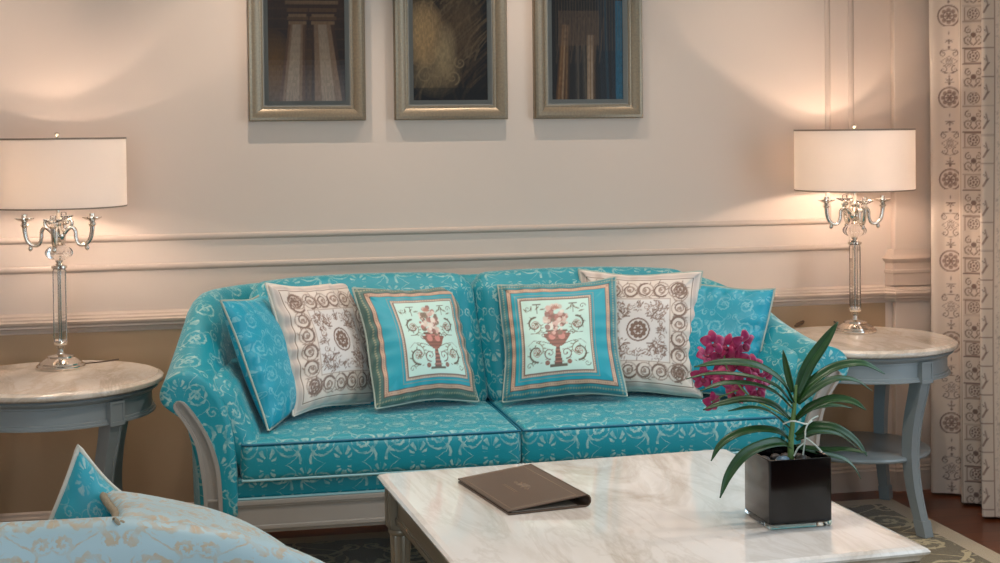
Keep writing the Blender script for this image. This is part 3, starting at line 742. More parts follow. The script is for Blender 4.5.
# seat cushions with piping
for sg in (-1, 1):
    cw, cdp, chh = .938, .66, .125; x0 = sg*.472; y0 = -.622+.5; zc = .472
    mb = MB(); soft_box(mb, cw, cdp, chh, .022, (30, 20, 5), lambda p: Vector((p.x+x0, p.y+y0, p.z+zc)), puff=.022)
    cu_ = mb.build('seat_cushion', M_sofa, sofa, smooth=180, merge=True)
    for zz, mt, nm, rr in ((zc+chh/2-.004, M_pipe_teal, 'piping', .0042), (zc-chh/2+.004, M_pipe_light, 'piping', .0045)):
        pts = []; hx, hy = cw/2-.003, cdp/2-.003
        ring = []
        for k in range(0, 31): ring.append((lerp(-hx, hx, k/30), -hy))
        for k in range(1, 21): ring.append((hx, lerp(-hy, hy, k/20)))
        ring = [(-hx, lerp(hy, -hy, k/20)) for k in range(0, 20)]+ring
        for x, y in ring:
            a = max(0, 1-(x/(cw/2))**2); b = max(0, 1-(y/(cdp/2))**2)
            yy = y-(.45*.022*math.sqrt(a)*.28 if y < -hy+.001 else 0)
            pts.append((x+x0, yy+y0, zz))
        MB().tube(pts, rr, 8).build(nm, mt, cu_, smooth=60)
# deck band + piping + wood rail
mb = MB(); soft_box(mb, 1.98, .62, .075, .02, (24, 6, 2), lambda p: Vector((p.x, p.y-.610+.5, p.z+.378)), puff=.006)
mb.build('upholstered_base', M_sofa, sofa, smooth=180, merge=True)
MB().tube([(-1.0+i*.1, -.925+.5, .348) for i in range(21)], .005, 8).build('base_piping', M_pipe_light, sofa, smooth=60)
yF = -.945+.5
mb = MB(); mb.box(-1.01, 1.01, yF+.012, yF+.04, .255, .345); mb.box(-1.01, 1.01, yF+.003, yF+.04, .330, .345); mb.box(-1.01, 1.01, yF+.003, yF+.045, .248, .262); mb.box(-1.01, 1.01, yF+.007, yF+.04, .322, .331); mb.box(-1.01, 1.01, yF+.012, yF+.05, .236, .250)
for sg in (-1, 1): mb.box(sg*1.045-.03, sg*1.045+.03, yF+.04, .36, .25, .335)
mb.box(-1.0, 1.0, .30, .36, .25, .335)
mb.build('wood_rail', M_woodgrey, sofa, smooth=0, bevel=.002)
# scrolled wooden arm fronts
def sx_(px): return .04+(px-200)*.00312-SX
def sz_(py): return .373-(py-500)*.00312
oute = [(203.5, 541), (203.5, 505), (201.5, 479), (196, 446), (186, 424), (176, 409), (174, 403), (177, 399)]
inne = [(222.6, 541), (222.6, 505), (220, 470), (212, 443), (202, 423), (192, 408), (186, 401), (181, 398.6)]
Lo = cat_rom([(sx_(a), 0, sz_(b)) for a, b in oute], 5); Li = cat_rom([(sx_(a), 0, sz_(b)) for a, b in inne], 5)
for sg in (-1, 1):
    mb = MB(); P = []
    for a, b in zip(Lo, Li):
        a2, b2 = a.lerp(b, .22), a.lerp(b, .78)
        y0, y1, y2 = yF+.03, yF-.032, yF-.021
        def m_(p, y): return (-sg*p.x, y, p.z)
        P.append([m_(a, y0), m_(a, y1), m_(a2, y1), m_(a2, y2), m_(b2, y2), m_(b2, y1), m_(b, y1), m_(b, y0)])
    mb.quad_grid(P, closed_v=True); mb.poly(P[0]); mb.poly(P[-1][::-1])
    x1, x2 = sorted((-sg*sx_(203.5), -sg*sx_(222.6)))
    mb.box(x1, x2, yF-.031, yF+.02, sz_(505), sz_(503))
    mb.build('arm_front_panel', M_woodgrey, sofa, smooth=35)
    # front leg: block then tapered
    xc = (x1+x2)/2
    mb = MB(); P = []
    for z, h in ((.245, .030), (.175, .030), (.170, .024), (.160, .027), (.0135, .017)):
        P.append([(xc-h, yF+.02-h, z), (xc+h, yF+.02-h, z), (xc+h, yF+.02+h, z), (xc-h, yF+.02+h, z)])
    mb.quad_grid(P, closed_v=True); mb.poly(P[0]); mb.poly(P[-1][::-1]); mb.build('leg', M_woodgrey, sofa, smooth=0, bevel=.002)
    mb = MB(); P = []
    for z, h in ((.255, .028), (.12, .024), (.0135, .016)):
        P.append([(xc-h, .27-h, z), (xc+h, .27-h, z), (xc+h, .27+h, z), (xc-h, .27+h, z)])
    mb.quad_grid(P, closed_v=True); mb.poly(P[0]); mb.poly(P[-1][::-1]); mb.build('leg', M_woodgrey, sofa, smooth=0, bevel=.002)

# ------------------------------------------------------------------ pillows
def pillow(name, label, w_, h_, T, mat, loc, rot, cv=None, pipe=None, N=44, group=None, seed=0, dent=.075, rope=False, piper=.0042):
    """rot: (yaw, lean, roll)"""
    yaw, lean, roll = rot
    t = thing(name, label, 'cushion', loc, 0, group)
    t.rotation_euler = (Matrix.Rotation(yaw, 3, 'Z') @ Matrix.Rotation(lean, 3, 'X') @ Matrix.Rotation(roll, 3, 'Y')).to_euler()
    if cv is not None: N = 150
    rg = np.random.RandomState(seed); ph = rg.rand(8)*6
    g = np.linspace(-1, 1, N+1); A, B = np.meshgrid(g, g, indexing='ij')
    X = A*w_/2*(1-dent*(1-B**2)+.012*np.sin(5*B+ph[0])*np.abs(A)); Z = B*h_/2*(1-dent*(1-A**2)+.012*np.sin(4.3*A+ph[1])*np.abs(B))
    core = np.clip((1-A**2)*(1-B**2), 0, 1)**.40
    e = np.clip(1-np.maximum(np.abs(A), np.abs(B)), 0, 1)
    wr = .009*np.exp(-e*7)*np.where(np.abs(A) > np.abs(B), np.sin(B*17+ph[2]+3*np.sin(3*B)), np.sin(A*16+ph[3]+3*np.sin(2*A+1)))*(1-np.exp(-e*40))
    soft = .009*np.sin(3*A+ph[4]+B*2)*np.sin(2.5*B+ph[5])*core
    Yf = -(T*core*(1+.10*(-B))+wr+soft); Yb = T*core*.8
    mb = MB(); n1 = N+1
    fv = np.stack([X, Yf, Z], -1).reshape(-1, 3); mb.v = [tuple(map(float, p)) for p in fv]
    idx = np.arange(n1*n1).reshape(n1, n1); bidx = idx.copy(); st = n1*n1; bl = []
    sk = 1
    for i in range(1, N):
        for j in range(1, N): bidx[i, j] = st+len(bl); bl.append((float(X[i, j]), float(Yb[i, j]), float(Z[i, j])))
    mb.v += bl
    XX = np.cumsum(np.hypot(np.diff(A[:, 0]*w_/2, prepend=-w_/2), 0)); 
    U = A*w_/2; V = B*h_/2
    for i in range(N):
        for j in range(N):
            q = [(i, j), (i+1, j), (i+1, j+1), (i, j+1)]
            uv = [(float(U[a]), float(V[a])) for a in q]
            mb.uv[len(mb.f)] = uv; mb.f.append([int(idx[a]) for a in q])
            mb.uv[len(mb.f)] = uv[::-1]; mb.f.append([int(bidx[a]) for a in q][::-1])
    o = mb.build('cover', mat, t, smooth=180, recalc=False)
    if cv is not None:
        u = np.concatenate([(U/w_+.5).ravel(), (U/w_+.5)[1:N, 1:N].ravel()])*cv.w; v = np.concatenate([(V/h_+.5).ravel(), (V/h_+.5)[1:N, 1:N].ravel()])*cv.h
        set_print(o.data, cv.sample(u, v))
    if pipe:
        st_ = max(1, N//44); rng = list(range(0, N, st_))
        per = [(i, 0) for i in rng]+[(N, j) for j in rng]+[(i, N) for i in range(N, 0, -st_)]+[(0, j) for j in range(N, 0, -st_)]
        pts = [Vector((float(X[a]), 0, float(Z[a]))) for a in per]; pts.append(pts[0])
        if not rope: MB().tube(pts, piper, 7, caps=False).build('piping', pipe, t, smooth=60)
        else:
            pp = cat_rom(pts, 6); mb = MB()
            for s_ in (0, PI):
                q = []; L = 0
                for i, p in enumerate(pp):
                    tg = (pp[min(i+1, len(pp)-1)]-pp[max(i-1, 0)]).normalized(); n_ = Vector((0, 1, 0)); b_ = tg.cross(n_).normalized()
                    if i: L += (p-pp[i-1]).length
                    an = L/.028*2*PI+s_; q.append(p+n_*.0042*math.cos(an)+b_*.0042*math.sin(an))
                mb.tube(q, .0046, 6, caps=False)
            mb.build('cord_trim', pipe, t, smooth=60)
    return t

def urn_print(x0, x1, y0, y1, seed):
    cv = Cv(1, 1, 460, '0a96a6'); rg = random.Random(seed)
    cv.frame(0, 1, 0, 1, .055, '4a6a60' if seed == 1 else '2c8088')
    for i in range(46):
        q = i/46+.01
        for a, b in ((q, .03), (q, .97), (.03, q), (.97, q)): cv.disc(a, b, .008, 'a8a083', .8)
    cv.frame(.055, .945, .055, .945, .007, '4a3a34'); cv.frame(.064, .936, .064, .936, .026, 'c9a58c')
    for i in range(60):
        q = .07+i*.0145
        for a, b in ((q, .077), (q, .923), (.077, q), (.923, q)): cv.disc(a, b, .0045, '7c4a3c', .9)
    cv.frame(.09, .91, .09, .91, .006, '6d5a4c')
    cv.frame(x0-.045, x1+.045, y0-.045, y1+.045, .006, '7d8f86')
    cv.rect(x0, x1, y0, y1, 'bfdcd0'); cv.frame(x0-.022, x1+.022, y0-.022, y1+.022, .022, 'c2b09c')
    cv.frame(x0-.024, x1+.024, y0-.024, y1+.024, .005, '5a4238'); cv.frame(x0-.003, x1+.003, y0-.003, y1+.003, .007, '6b4c40')
    n = 34
    for i in range(n):
        q = i/n
        for a, b in ((lerp(x0, x1, q), y0-.012), (lerp(x0, x1, q), y1+.012), (x0-.012, lerp(y0, y1, q)), (x1+.012, lerp(y0, y1, q))): cv.disc(a, b, .004, '8a5546', .8)
    cx = (x0+x1)/2; S_ = (x1-x0)/.62; H_ = (y1-y0)
    def Y(q): return y0+q*H_
    br = '6e4a3e'; pk = 'b5776c'; ol = '5c5340'
    # urn
    cv.rect(cx-.10*S_, cx+.10*S_, Y(.53), Y(.56), br); cv.rect(cx-.085*S_, cx+.085*S_, Y(.50), Y(.53), pk)
    for q in np.linspace(0, 1, 16):
        wd = .105*(1-q)**.6+.020; cv.rect(cx-wd*S_, cx+wd*S_, Y(.50-.17*q)-.006, Y(.50-.17*q)+.008, br if int(q*16) % 4 == 0 else '8b5b4c')
    for s in (-1, 1): cv.disc(cx+s*.045*S_, Y(.47), .032*S_, 'c48378'); cv.spiral(cx+s*.12*S_, Y(.50), .03*S_, 0, 1, .008, br, s)
    for q in np.linspace(0, 1, 14): cv.rect(cx-(.016+.02*q)*S_, cx+(.016+.02*q)*S_, Y(.33-.22*q)-.01, Y(.33-.22*q)+.006, br if int(q*14) % 3 else 'a5705f')
    cv.rect(cx-.08*S_, cx+.08*S_, Y(.065), Y(.095), ol)
    for s in (-1, 1):
        cv.spiral(cx+s*.075*S_, Y(.24), .055*S_, -1.6 if s > 0 else PI+1.6, 1.2, .010, br, s, True)
        cv.disc(cx+s*.10*S_, Y(.12), .022*S_, '8b5b4c')
        for (px, py, R, a0) in ((.19, .26, .085, -1.6), (.19, .64, .075, 1.6)):
            X = cx+s*px*S_; cv.spiral(X, Y(py), R*S_, a0 if s > 0 else PI-a0, .9, .017, ol, s*(1 if py < .5 else -1), True)
            rosette(cv, X, Y(py), .036*S_, '9a6a5c', 6); cv.spiral(X, Y(py), R*S_*1.1, (a0 if s > 0 else PI-a0)+PI, .45, .010, '7a7660', s*(1 if py < .5 else -1), True)
        cv.line([(cx+s*.05*S_, Y(.36)), (cx+s*.13*S_, Y(.40)), (cx+s*.22*S_, Y(.42)), (cx+s*.27*S_, Y(.36))], .006, ol, 1, True)
        cv.line([(cx+s*.04*S_, Y(.56)), (cx+s*.12*S_, Y(.53)), (cx+s*.24*S_, Y(.52))], .006, ol, 1, True)
        for k in range(5): cv.leaf(cx+s*(.10+.04*k)*S_, Y(.84+.02*math.sin(k)), s*.6+k*.7, .055*S_, '7a7660')
        cv.line([(cx+s*.13*S_, Y(.93)), (cx+s*.20*S_, Y(.93))], .008, ol); cv.line([(cx+s*.165*S_, Y(.93)), (cx+s*.165*S_, Y(.80))], .006, ol)
        cv.spiral(cx+s*.25*S_, Y(.88), .03*S_, 0, 1, .006, ol, s); cv.spiral(cx+s*.26*S_, Y(.10), .03*S_, 0, 1, .006, ol, -s)
        for k in range(4): cv.leaf(cx+s*(.05+.06*k)*S_, Y(.12), s*1.2+1.5, .03*S_, '7a7660')
    for k in range(80):
        a = rg.uniform(0, 2*PI); r = rg.random()**.6
        cv.disc(cx+.105*S_*r*math.cos(a), Y(.71)+.13*H_/.62*r*math.sin(a), rg.uniform(.012, .028)*S_, rg.choice(['d9c6b8', 'cfa99c', 'a86f64', 'e2d6c8', '8a5a50', 'c9b6a6', '7d6a58']), .9)
    for k in range(7): cv.leaf(cx, Y(.86), PI/2+(k-3)*.45, .05*S_, 'b07a68')
    return cv
def cream_print(seed, warm):
    bgc = 'd9cabd'; cv = Cv(1, 1, 460, bgc); dk, md = ('75594a', '9c8273')
    cv.frame(.02, .98, .02, .98, .030, 'c4b3a8'); cv.frame(.055, .945, .055, .945, .006, dk)
    cv.frame(.035, .965, .035, .965, .003, md)
    rg = random.Random(seed)
    n = 6
    for i in range(n):
        q = .10+.13+(i)*(.77/n)
        for side in range(4):
            c = .155; sg = 1 if (i+side) % 2 else -1
            X, Y = ((q-.06, c), (1-c, q-.06), (q-.06, 1-c), (c, q-.06))[side]
            R = .066
            cv.ring(X, Y, R, .009, md, .8); cv.spiral(X, Y, R, rg.uniform(0, 6), 1.5, .017, dk, sg, True, .9); cv.spiral(X, Y, R*.6, rg.uniform(0, 6), 1., .013, md, -sg)
            cv.disc(X, Y, .013, md)
            for k in range(3): cv.leaf(X+R*math.cos(k*2.1+i), Y+R*math.sin(k*2.1+i), k*2.1+i+.8*sg, .035, dk, .9)
    for a in (.155, .845):
        for b in (.155, .845): rosette(cv, a, b, .05, dk, 6)
    cv.rect(.24, .76, .24, .76, 'd8d0ca'); cv.frame(.232, .768, .232, .768, .004, md, .8)
    rosette(cv, .5, .5, .095, dk, 10); rosette(cv, .5, .5, .045, dk, 6)
    def bush(x, y, r, nn=110):
        for k in range(nn):
            a = rg.uniform(0, 2*PI); q = rg.random()**.5*r; cv.leaf(x+q*math.cos(a), y+q*math.sin(a), rg.uniform(0, 6), rg.uniform(.020, .042), rg.choice([dk, '8a6a58', '7a5a48']), .9)
    for sx in (-1, 1):
        for sy in (-1, 1):
            X, Y = .5+sx*.165, .5+sy*.165; bush(X, Y, .085)
            cv.line([(X, Y), (X-sx*.05, Y-sy*.05), (X-sx*.09, Y-sy*.05)], .010, dk); cv.spiral(X+sx*.03, Y-sy*.10, .03, 0, 1.2, .008, md, sx)
            cv.spiral(X-sx*.10, Y+sy*.03, .03, 2, 1.2, .008, md, -sx)
        bush(.5+sx*.20, .5, .035, 24); bush(.5, .5+sx*.20, .035, 24)
    return cv

pillow('throw_pillow', 'plain teal damask cushion leaning on the left arm of the sofa', .45, .464, .075, M_sofa_pillow, (.285, -.600, .765), (1.161, -.364, .027), pipe=M_pipe, group='damask cushions at the ends of the sofa', seed=1)
pillow('throw_pillow', 'cream cushion with brown scroll border, leftmost of the two cream ones on the sofa', .45, .471, .085, M_print, (.495, -.490, .784), (.70, -.330, .060), cv=cream_print(1, 1), pipe=M_pipe_white, group='cream scroll cushions on the sofa', seed=2)
pillow('throw_pillow', 'teal cushion with framed urn print left of the sofa centre seam', .426, .453, .085, M_print, (.826, -.495, .772), (.356, -.446, .042), cv=urn_print(.27, .86, .17, .84, 1), pipe=M_pipe, group='teal urn cushions on the sofa', seed=3)
pillow('throw_pillow', 'teal cushion with framed urn print right of the sofa centre seam', .450, .450, .085, M_print, (1.362, -.525, .775), (-.24, -.40, -.055), cv=urn_print(.17, .76, .17, .83, 2), pipe=M_pipe, group='teal urn cushions on the sofa', seed=4)
pillow('throw_pillow', 'cream cushion with brown scroll border, rightmost of the two cream ones on the sofa', .47, .475, .075, M_print, (1.672, -.505, .785), (-.36, -.30, .005), cv=cream_print(2, 0), pipe=M_pipe, group='cream scroll cushions on the sofa', seed=5)
pillow('throw_pillow', 'plain teal damask cushion leaning on the right arm of the sofa', .42, .43, .080, M_sofa_pillow, (1.930, -.600, .762), (-.72, -.34, .05), pipe=M_pipe, group='damask cushions at the ends of the sofa', seed=6)

# ------------------------------------------------------------------ coffee table
CT = .0602; W_, L_ = 1.171, 1.236
A0 = Vector((.571, -1.313)); U_ = Vector((math.cos(CT), math.sin(CT))); V_ = Vector((math.sin(CT), -math.cos(CT)))
cc = A0+U_*(W_/2)+V_*(L_/2)
ct = thing('coffee_table', 'large square marble topped coffee table in front of the sofa', 'table', (cc.x, cc.y, 0), CT)
hx, hy = W_/2, L_/2; zt = .50; ZR = .0135
mb = MB(); P = []
for off, z in ((.020, zt), (.016, zt-.001), (.006, zt-.004), (.000, zt-.011), (.001, zt-.017), (.010, zt-.024), (.016, zt-.030), (.018, zt-.036)):
    a, b = hx-off, hy-off; r = .008; ring = []
    for cx_, cy_, s0 in ((a-r, b-r, 0), (-a+r, b-r, 1), (-a+r, -b+r, 2), (a-r, -b+r, 3)):
        for k in range(5): an = s0*PI/2+k/4*PI/2; ring.append((cx_+r*math.cos(an), cy_+r*math.sin(an), z))
    P.append(ring)
mb.quad_grid(P, closed_v=True); mb.poly(P[0]); mb.poly(P[-1][::-1]); mb.build('marble_top', M_marble, ct, smooth=30, label='white marble top with brown veins')
mb = MB(); a, b = hx-.055, hy-.055; z1, z0 = zt-.036, .365
for s in (-1, 1):
    mb.box(-a, a, s*b-.010, s*b+.010, z0, z1); mb.box(s*a-.010, s*a+.010, -b, b, z0, z1)
    for (zz0, zz1, e) in ((z1-.012, z1, .020), (z0, z0+.014, .016), (z0+.014, z0+.020, .012)):
        mb.box(-a, a, min(s*b, s*(b+e)), max(s*b, s*(b+e)), zz0, zz1); mb.box(min(s*a, s*(a+e)), max(s*a, s*(a+e)), -b, b, zz0, zz1)
mb.build('apron', M_coffeewood, ct, smooth=0, bevel=.0015)
for sx in (-1, 1):
    for sy in (-1, 1):
        cx_, cy_ = sx*(hx-.060), sy*(hy-.060); h = .036; mb = MB()
        mb.box(cx_-h+.004, cx_+h-.004, cy_-h+.004, cy_+h-.004, .345, zt-.036)
        for i in range(2):
            for s in (-1, 1):
                if i: mb.box(cx_-h, cx_-h+.013, cy_+s*h-.004, cy_+s*h+.004, .345, z1); mb.box(cx_+h-.013, cx_+h, cy_+s*h-.004, cy_+s*h+.004, .345, z1); mb.box(cx_-h, cx_+h, cy_+s*h-.004, cy_+s*h+.004, .345, .357)
                else: mb.box(cx_+s*h-.004, cx_+s*h+.004, cy_-h, cy_-h+.013, .345, z1); mb.box(cx_+s*h-.004, cx_+s*h+.004, cy_+h-.013, cy_+h, .345, z1); mb.box(cx_+s*h-.004, cx_+s*h+.004, cy_-h, cy_+h, .345, .357)
        mb.lathe([(0, .346), (.030, .346), (.036, .340), (.038, .333), (.036, .326), (.028, .320), (0, .320)], 32, (cx_, cy_, 0))
        P = []
        for z, s in ((.322, .94), (.315, 1), (.09, .78), (.07, .74)):
            P.append([(cx_+s*.032*(1-.10*abs(math.cos(6*q)))*math.cos(q), cy_+s*.032*(1-.10*abs(math.cos(6*q)))*math.sin(q), z) for q in [2*PI*k/72 for k in range(72)]])
        mb.quad_grid(P, closed_v=True)
        mb.lathe([(0, .075), (.026, .074), (.029, .066), (.026, .058), (.020, .052), (.024, .035), (.018, ZR), (0, ZR)], 32, (cx_, cy_, 0))
        mb.build('leg', M_coffeewood, ct, smooth=35)

# ------------------------------------------------------------------ leather folder
ZT = zt+.0008
pA, pB = az(467, 478.5, ZT+.012), az(499, 512.5, ZT+.008)
pC, pD = az(576, 498.5, ZT+.028), az(542, 464.5, ZT+.028)
ctr = (pA+pB+pC+pD)/4
exv = Vector(((pC-pB)+(pD-pA))[:2])/2; ang = math.atan2(exv.y, exv.x)
fw = exv.length; fl = ((pA-pB).length+(pD-pC).length)/2
fo = thing('leather_folder', 'brown leather ring folder lying half closed on the marble coffee table', 'folder', (ctr.x, ctr.y, ZT), ang)
def slab(x0, x1, y0, y1, za0, za1, th, n=10):
    mb = MB(); P = []
    for i in range(n+1):
        x = lerp(x0, x1, i/n); z = lerp(za0, za1, i/n)
        P.append([(x, y0, z), (x, y1, z), (x, y1, z+th), (x, y0, z+th)])
    mb.quad_grid(P, closed_v=True); mb.poly(P[0]); mb.poly(P[-1][::-1]); return mb
hw, hl = fw/2, fl/2
slab(-hw, hw-.004, -hl, hl, 0, 0, .005).build('back_cover', M_leather, fo, smooth=30, bevel=.0015)
top = slab(-hw, hw-.002, -hl, hl, .0085, .0310, .0045).build('front_cover', M_leather, fo, smooth=30, bevel=.0018)
mb = MB(); P = []
for i in range(13):
    a_ = -PI/2+PI*i/12; P.append([(hw-.005+.0160*math.cos(a_), s*hl, .0180+.0178*math.sin(a_)) for s in (-1, 1)]+[(hw-.005+.0125*math.cos(a_), s*hl, .0180+.0143*math.sin(a_)) for s in (1, -1)])
mb.quad_grid(P, closed_v=True); mb.poly(P[0]); mb.poly(P[-1][::-1]); mb.build('spine', M_leather, fo, smooth=40)
slab(-hw+.012, hw-.03, -hl+.006, hl-.006, .0055, .0055, .0018).build('inside_page', M_leather_in, fo, smooth=0)
for yy in (-.75, -.25, .25, .75):
    MB().tube([(hw-.012+.008*math.cos(q), yy*hl, .0140+.007*math.sin(q)) for q in np.linspace(-1.2, 4.2, 12)], .0012, 6).build('binder_ring', M_chrome, fo, smooth=60)
mb = MB()   # blind embossed flourish on the cover
def cz(x): return lerp(.0085, .0310, (x+hw)/(2*hw))+.0048
for s in (-1, 1):
    for R, y_ in ((.020, .018), (.013, .042)):
        pts = []
        for q in np.linspace(0, 1, 16):
            a_ = q*5; r = R*(1-.8*q); x = -.005+s*0+r*math.sin(a_)*.8+.004; y = s*(y_+r*math.cos(a_)*.6); pts.append((x, y, cz(x)))
        mb.tube(pts, .0006, 5)
for q in (-.03, -.036): mb.tube([(q, -.05, cz(q)), (q, .05, cz(q))], .0006, 5)
for q in range(5): mb.tube([(.0, (q-2)*.008, cz(0)), (.028-abs(q-2)*.005, (q-2)*.016, cz(.02))], .0007, 5)
mb.build('embossed_emblem', M_emb, top, smooth=60)
mb = MB(); q = .012
for a_, b_ in (((-hw+q, -hl+q), (hw-.03, -hl+q)), ((hw-.03, -hl+q), (hw-.03, hl-q)), ((hw-.03, hl-q), (-hw+q, hl-q)), ((-hw+q, hl-q), (-hw+q, -hl+q))):
    mb.tube([(a_[0], a_[1], cz(a_[0])-.0003), (b_[0], b_[1], cz(b_[0])-.0003)], .0006, 5)
mb.build('stitching', M_emb, top, smooth=60)

# ------------------------------------------------------------------ vase, pebbles, orchid
v1, v2, v0 = az(743.6, 518.5, ZT), az(769.7, 530.5, ZT), az(828.6, 526.6, ZT)
VS = .176; vd = (v0-v2); vang = math.atan2(vd.y, vd.x)+.02
exx = Vector((math.cos(vang), math.sin(vang))); eyy = Vector((-math.sin(vang), math.cos(vang)))
vc = Vector((v2.x, v2.y))+exx*VS/2+eyy*VS/2; VH = .182
vase = thing('glass_vase', 'black square glass vase with clear thick base on the coffee table', 'vase', (vc.x, vc.y, ZT), vang)
def sq_ring(h, z, r=.006):
    out = []
    for s0, (a_, b_) in enumerate(((1, 1), (-1, 1), (-1, -1), (1, -1))):
        for k in range(5): an = s0*PI/2+k/4*PI/2; out.append((a_*(h-r)+r*math.cos(an), b_*(h-r)+r*math.sin(an), z))
    return out
mb = MB(); h = VS/2
P = [sq_ring(h-.004, 0), sq_ring(h-.001, .002), sq_ring(h, .005), sq_ring(h, .016), sq_ring(h-.012, .010)]
mb.quad_grid(P, closed_v=True); mb.poly(P[0][::-1]); mb.poly(P[-1]); mb.build('clear_glass_base', M_vglass, vase, smooth=35)
mb = MB(); h2 = h
P = [sq_ring(h2-.0122, .0105), sq_ring(h2-.0005, .0165), sq_ring(h2, .018), sq_ring(h2, VH-.001), sq_ring(h2-.001, VH), sq_ring(h2-.004, VH), sq_ring(h2-.005, VH-.001), sq_ring(h2-.005, VH-.034)]
mb.quad_grid(P, closed_v=True); mb.poly(P[0][::-1]); mb.poly(P[-1]); mb.build('black_body', M_black, vase, smooth=35)
M_blue = simple('blue_grey_pebble', '6f8a9c', .3)
rg = random.Random(11)
spots = [(-.058, -.055, 0), (-.022, -.060, 0), (.020, -.056, 0), (.058, -.050, 0), (-.055, -.012, 0), (.055, -.006, 0), (-.052, .036, 0), (.050, .042, 0), (-.012, .052, 0), (.018, .055, 0), (-.025, -.030, 1), (.030, -.026, 2)]
descr = ['in the front left corner', 'along the front rim, left of centre', 'along the front rim, right of centre', 'in the front right corner', 'at the middle of the left rim', 'at the middle of the right rim', 'towards the back left corner', 'in the back right corner', 'along the back rim, left of centre', 'along the back rim, right of centre', '', '']
ca, sa = math.cos(vang), math.sin(vang)
for i, (x, y, k_) in enumerate(spots):
    bm = bmesh.new(); bmesh.ops.create_icosphere(bm, subdivisions=3, radius=1)
    s = (.0165, .0135, .010) if not k_ else (.020, .015, .012)
    for v in bm.verts:
        q = 1+.12*math.sin(3*v.co.x+i)+.08*math.sin(4*v.co.y+2*i); v.co = Vector((v.co.x*s[0]*q, v.co.y*s[1]*q, v.co.z*s[2]))
    me = bpy.data.meshes.new('pebble'); bm.to_mesh(me); bm.free(); me.polygons.foreach_set('use_smooth', [True]*len(me.polygons))
    me.materials.append(M_blue if k_ == 1 else M_stone)
    o = bpy.data.objects.new('pebble', me); o.location = (vc.x+ca*x-sa*y, vc.y+sa*x+ca*y, ZT+VH-.034+.0098+(.010 if k_ else 0)); o.rotation_euler = (0, 0, rg.uniform(0, 3))
    lab = 'pale blue grey pebble at the foot of the orchid in the black vase' if k_ == 1 else ('largest brown pebble right of the orchid stem in the black vase' if k_ == 2 else 'dark pebble inside the black vase, '+descr[i])
    link(o, None, lab, 'pebble', 'pebbles in the black vase')

ob = Vector((vc.x+ca*-.002, vc.y+.0, ZT+VH-.034))
orch = thing('orchid_plant', 'potted orchid with long arching green leaves and magenta flowers, in the black vase', 'plant', ob)
yO = ob.y
def opt(px, py, dy=0): return ay(px, py, yO+dy)-ob
stem_pts = [(ob-ob), opt(791, 440), opt(793, 420), opt(795, 400), opt(796, 385)]
stem_pts[0] = Vector((stem_pts[1].x*.9, 0, .002))
MB().tube(cat_rom(stem_pts, 5), [.009-.005*i/20 for i in range(21)], 10).build('stem', M_stem, orch, smooth=60)
def leaf(pts, dy, wd, twist=0.0, droop=None):
    n = len(pts); W = []
    for i, (px, py) in enumerate(pts):
        s = i/(n-1); W.append(opt(px, py, dy*s))
    c = cat_rom(W, 8); n = len(c); mb = MB(); P = []
    for i, p in enumerate(c):
        s = i/(n-1); t_ = (c[min(i+1, n-1)]-c[max(i-1, 0)]).normalized()
        side = t_.cross(Vector((0, 0, 1)))
        if side.length < .2: side = Vector((0, -1, 0))
        side.normalize()
        # tilt the blade toward the viewer's side so the face is seen
        if side.y > 0: side = -side
        up = side.cross(t_).normalized()
        if up.z < 0: up = -up
        ta = twist; sd = (side*math.cos(ta)-up*math.sin(ta)).normalized(); upp = (up*math.cos(ta)+side*math.sin(ta)).normalized()
        hw_ = wd/2*min(1, .55+s*2.2)*(1 if s < .45 else max(.06, 1-((s-.45)/.55)**2.2)**.8)
        row = []
        for q in (-1, -.6, -.2, 0, .2, .6, 1): row.append(p+sd*(q*hw_)+upp*(abs(q)**1.3*hw_*.38))
        P.append(row)
    mb.quad_grid(P, lambda i, j: ((j-3)/3, i/n))
    o = mb.build('leaf', M_leaf, orch, smooth=180, recalc=False)
    sm = o.modifiers.new('thickness', 'SOLIDIFY'); sm.thickness = .0018; sm.offset = 0
LV = [
 ([(796, 395), (808, 366), (822, 345), (838, 322)], .03, .034, 1.05),
 ([(793, 392), (788, 372), (783, 350)], .05, .020, 1.05),
 ([(793, 402), (781, 382), (757, 367), (725, 363), (694, 367)], -.05, .032, .55),
 ([(792, 404), (775, 386), (745, 376), (712, 374), (686, 379)], .04, .018, .35),
 ([(791, 408), (775, 393), (752, 385), (724, 384), (700, 391)], -.09, .024, .35),
 ([(790, 420), (772, 405), (748, 400), (722, 404), (703, 410)], .04, .026, .5),
 ([(789, 428), (771, 413), (752, 408), (728, 411)], -.07, .018, .3),
 ([(789, 440), (777, 432), (757, 430), (736, 435), (720, 446), (711, 461)], -.02, .026, .55),
 ([(790, 447), (779, 443), (762, 446), (743, 456), (728, 476), (720, 498)], -.12, .030, .75),
 ([(797, 402), (811, 384), (835, 368), (862, 364), (885, 374)], -.03, .030, .6),
 ([(798, 404), (813, 391), (834, 380), (855, 381), (872, 391)], .06, .024, .45),
 ([(796, 420), (811, 408), (832, 400), (852, 402), (866, 410)], -.07, .030, .6),
 ([(796, 418), (812, 409), (834, 406), (852, 408)], .05, .020, .35),
 ([(796, 436), (812, 427), (834, 428), (854, 440), (867, 456)], -.06, .028, .6),
 ([(796, 440), (815, 433), (838, 435), (856, 447)], .05, .024, .4),
 ([(796, 446), (822, 450), (847, 450), (867, 453)], -.10, .018, .5),
 ([(798, 448), (822, 454), (842, 459), (853, 467), (861, 479)], .02, .020, .55),
]
for a_ in LV: leaf(*a_)
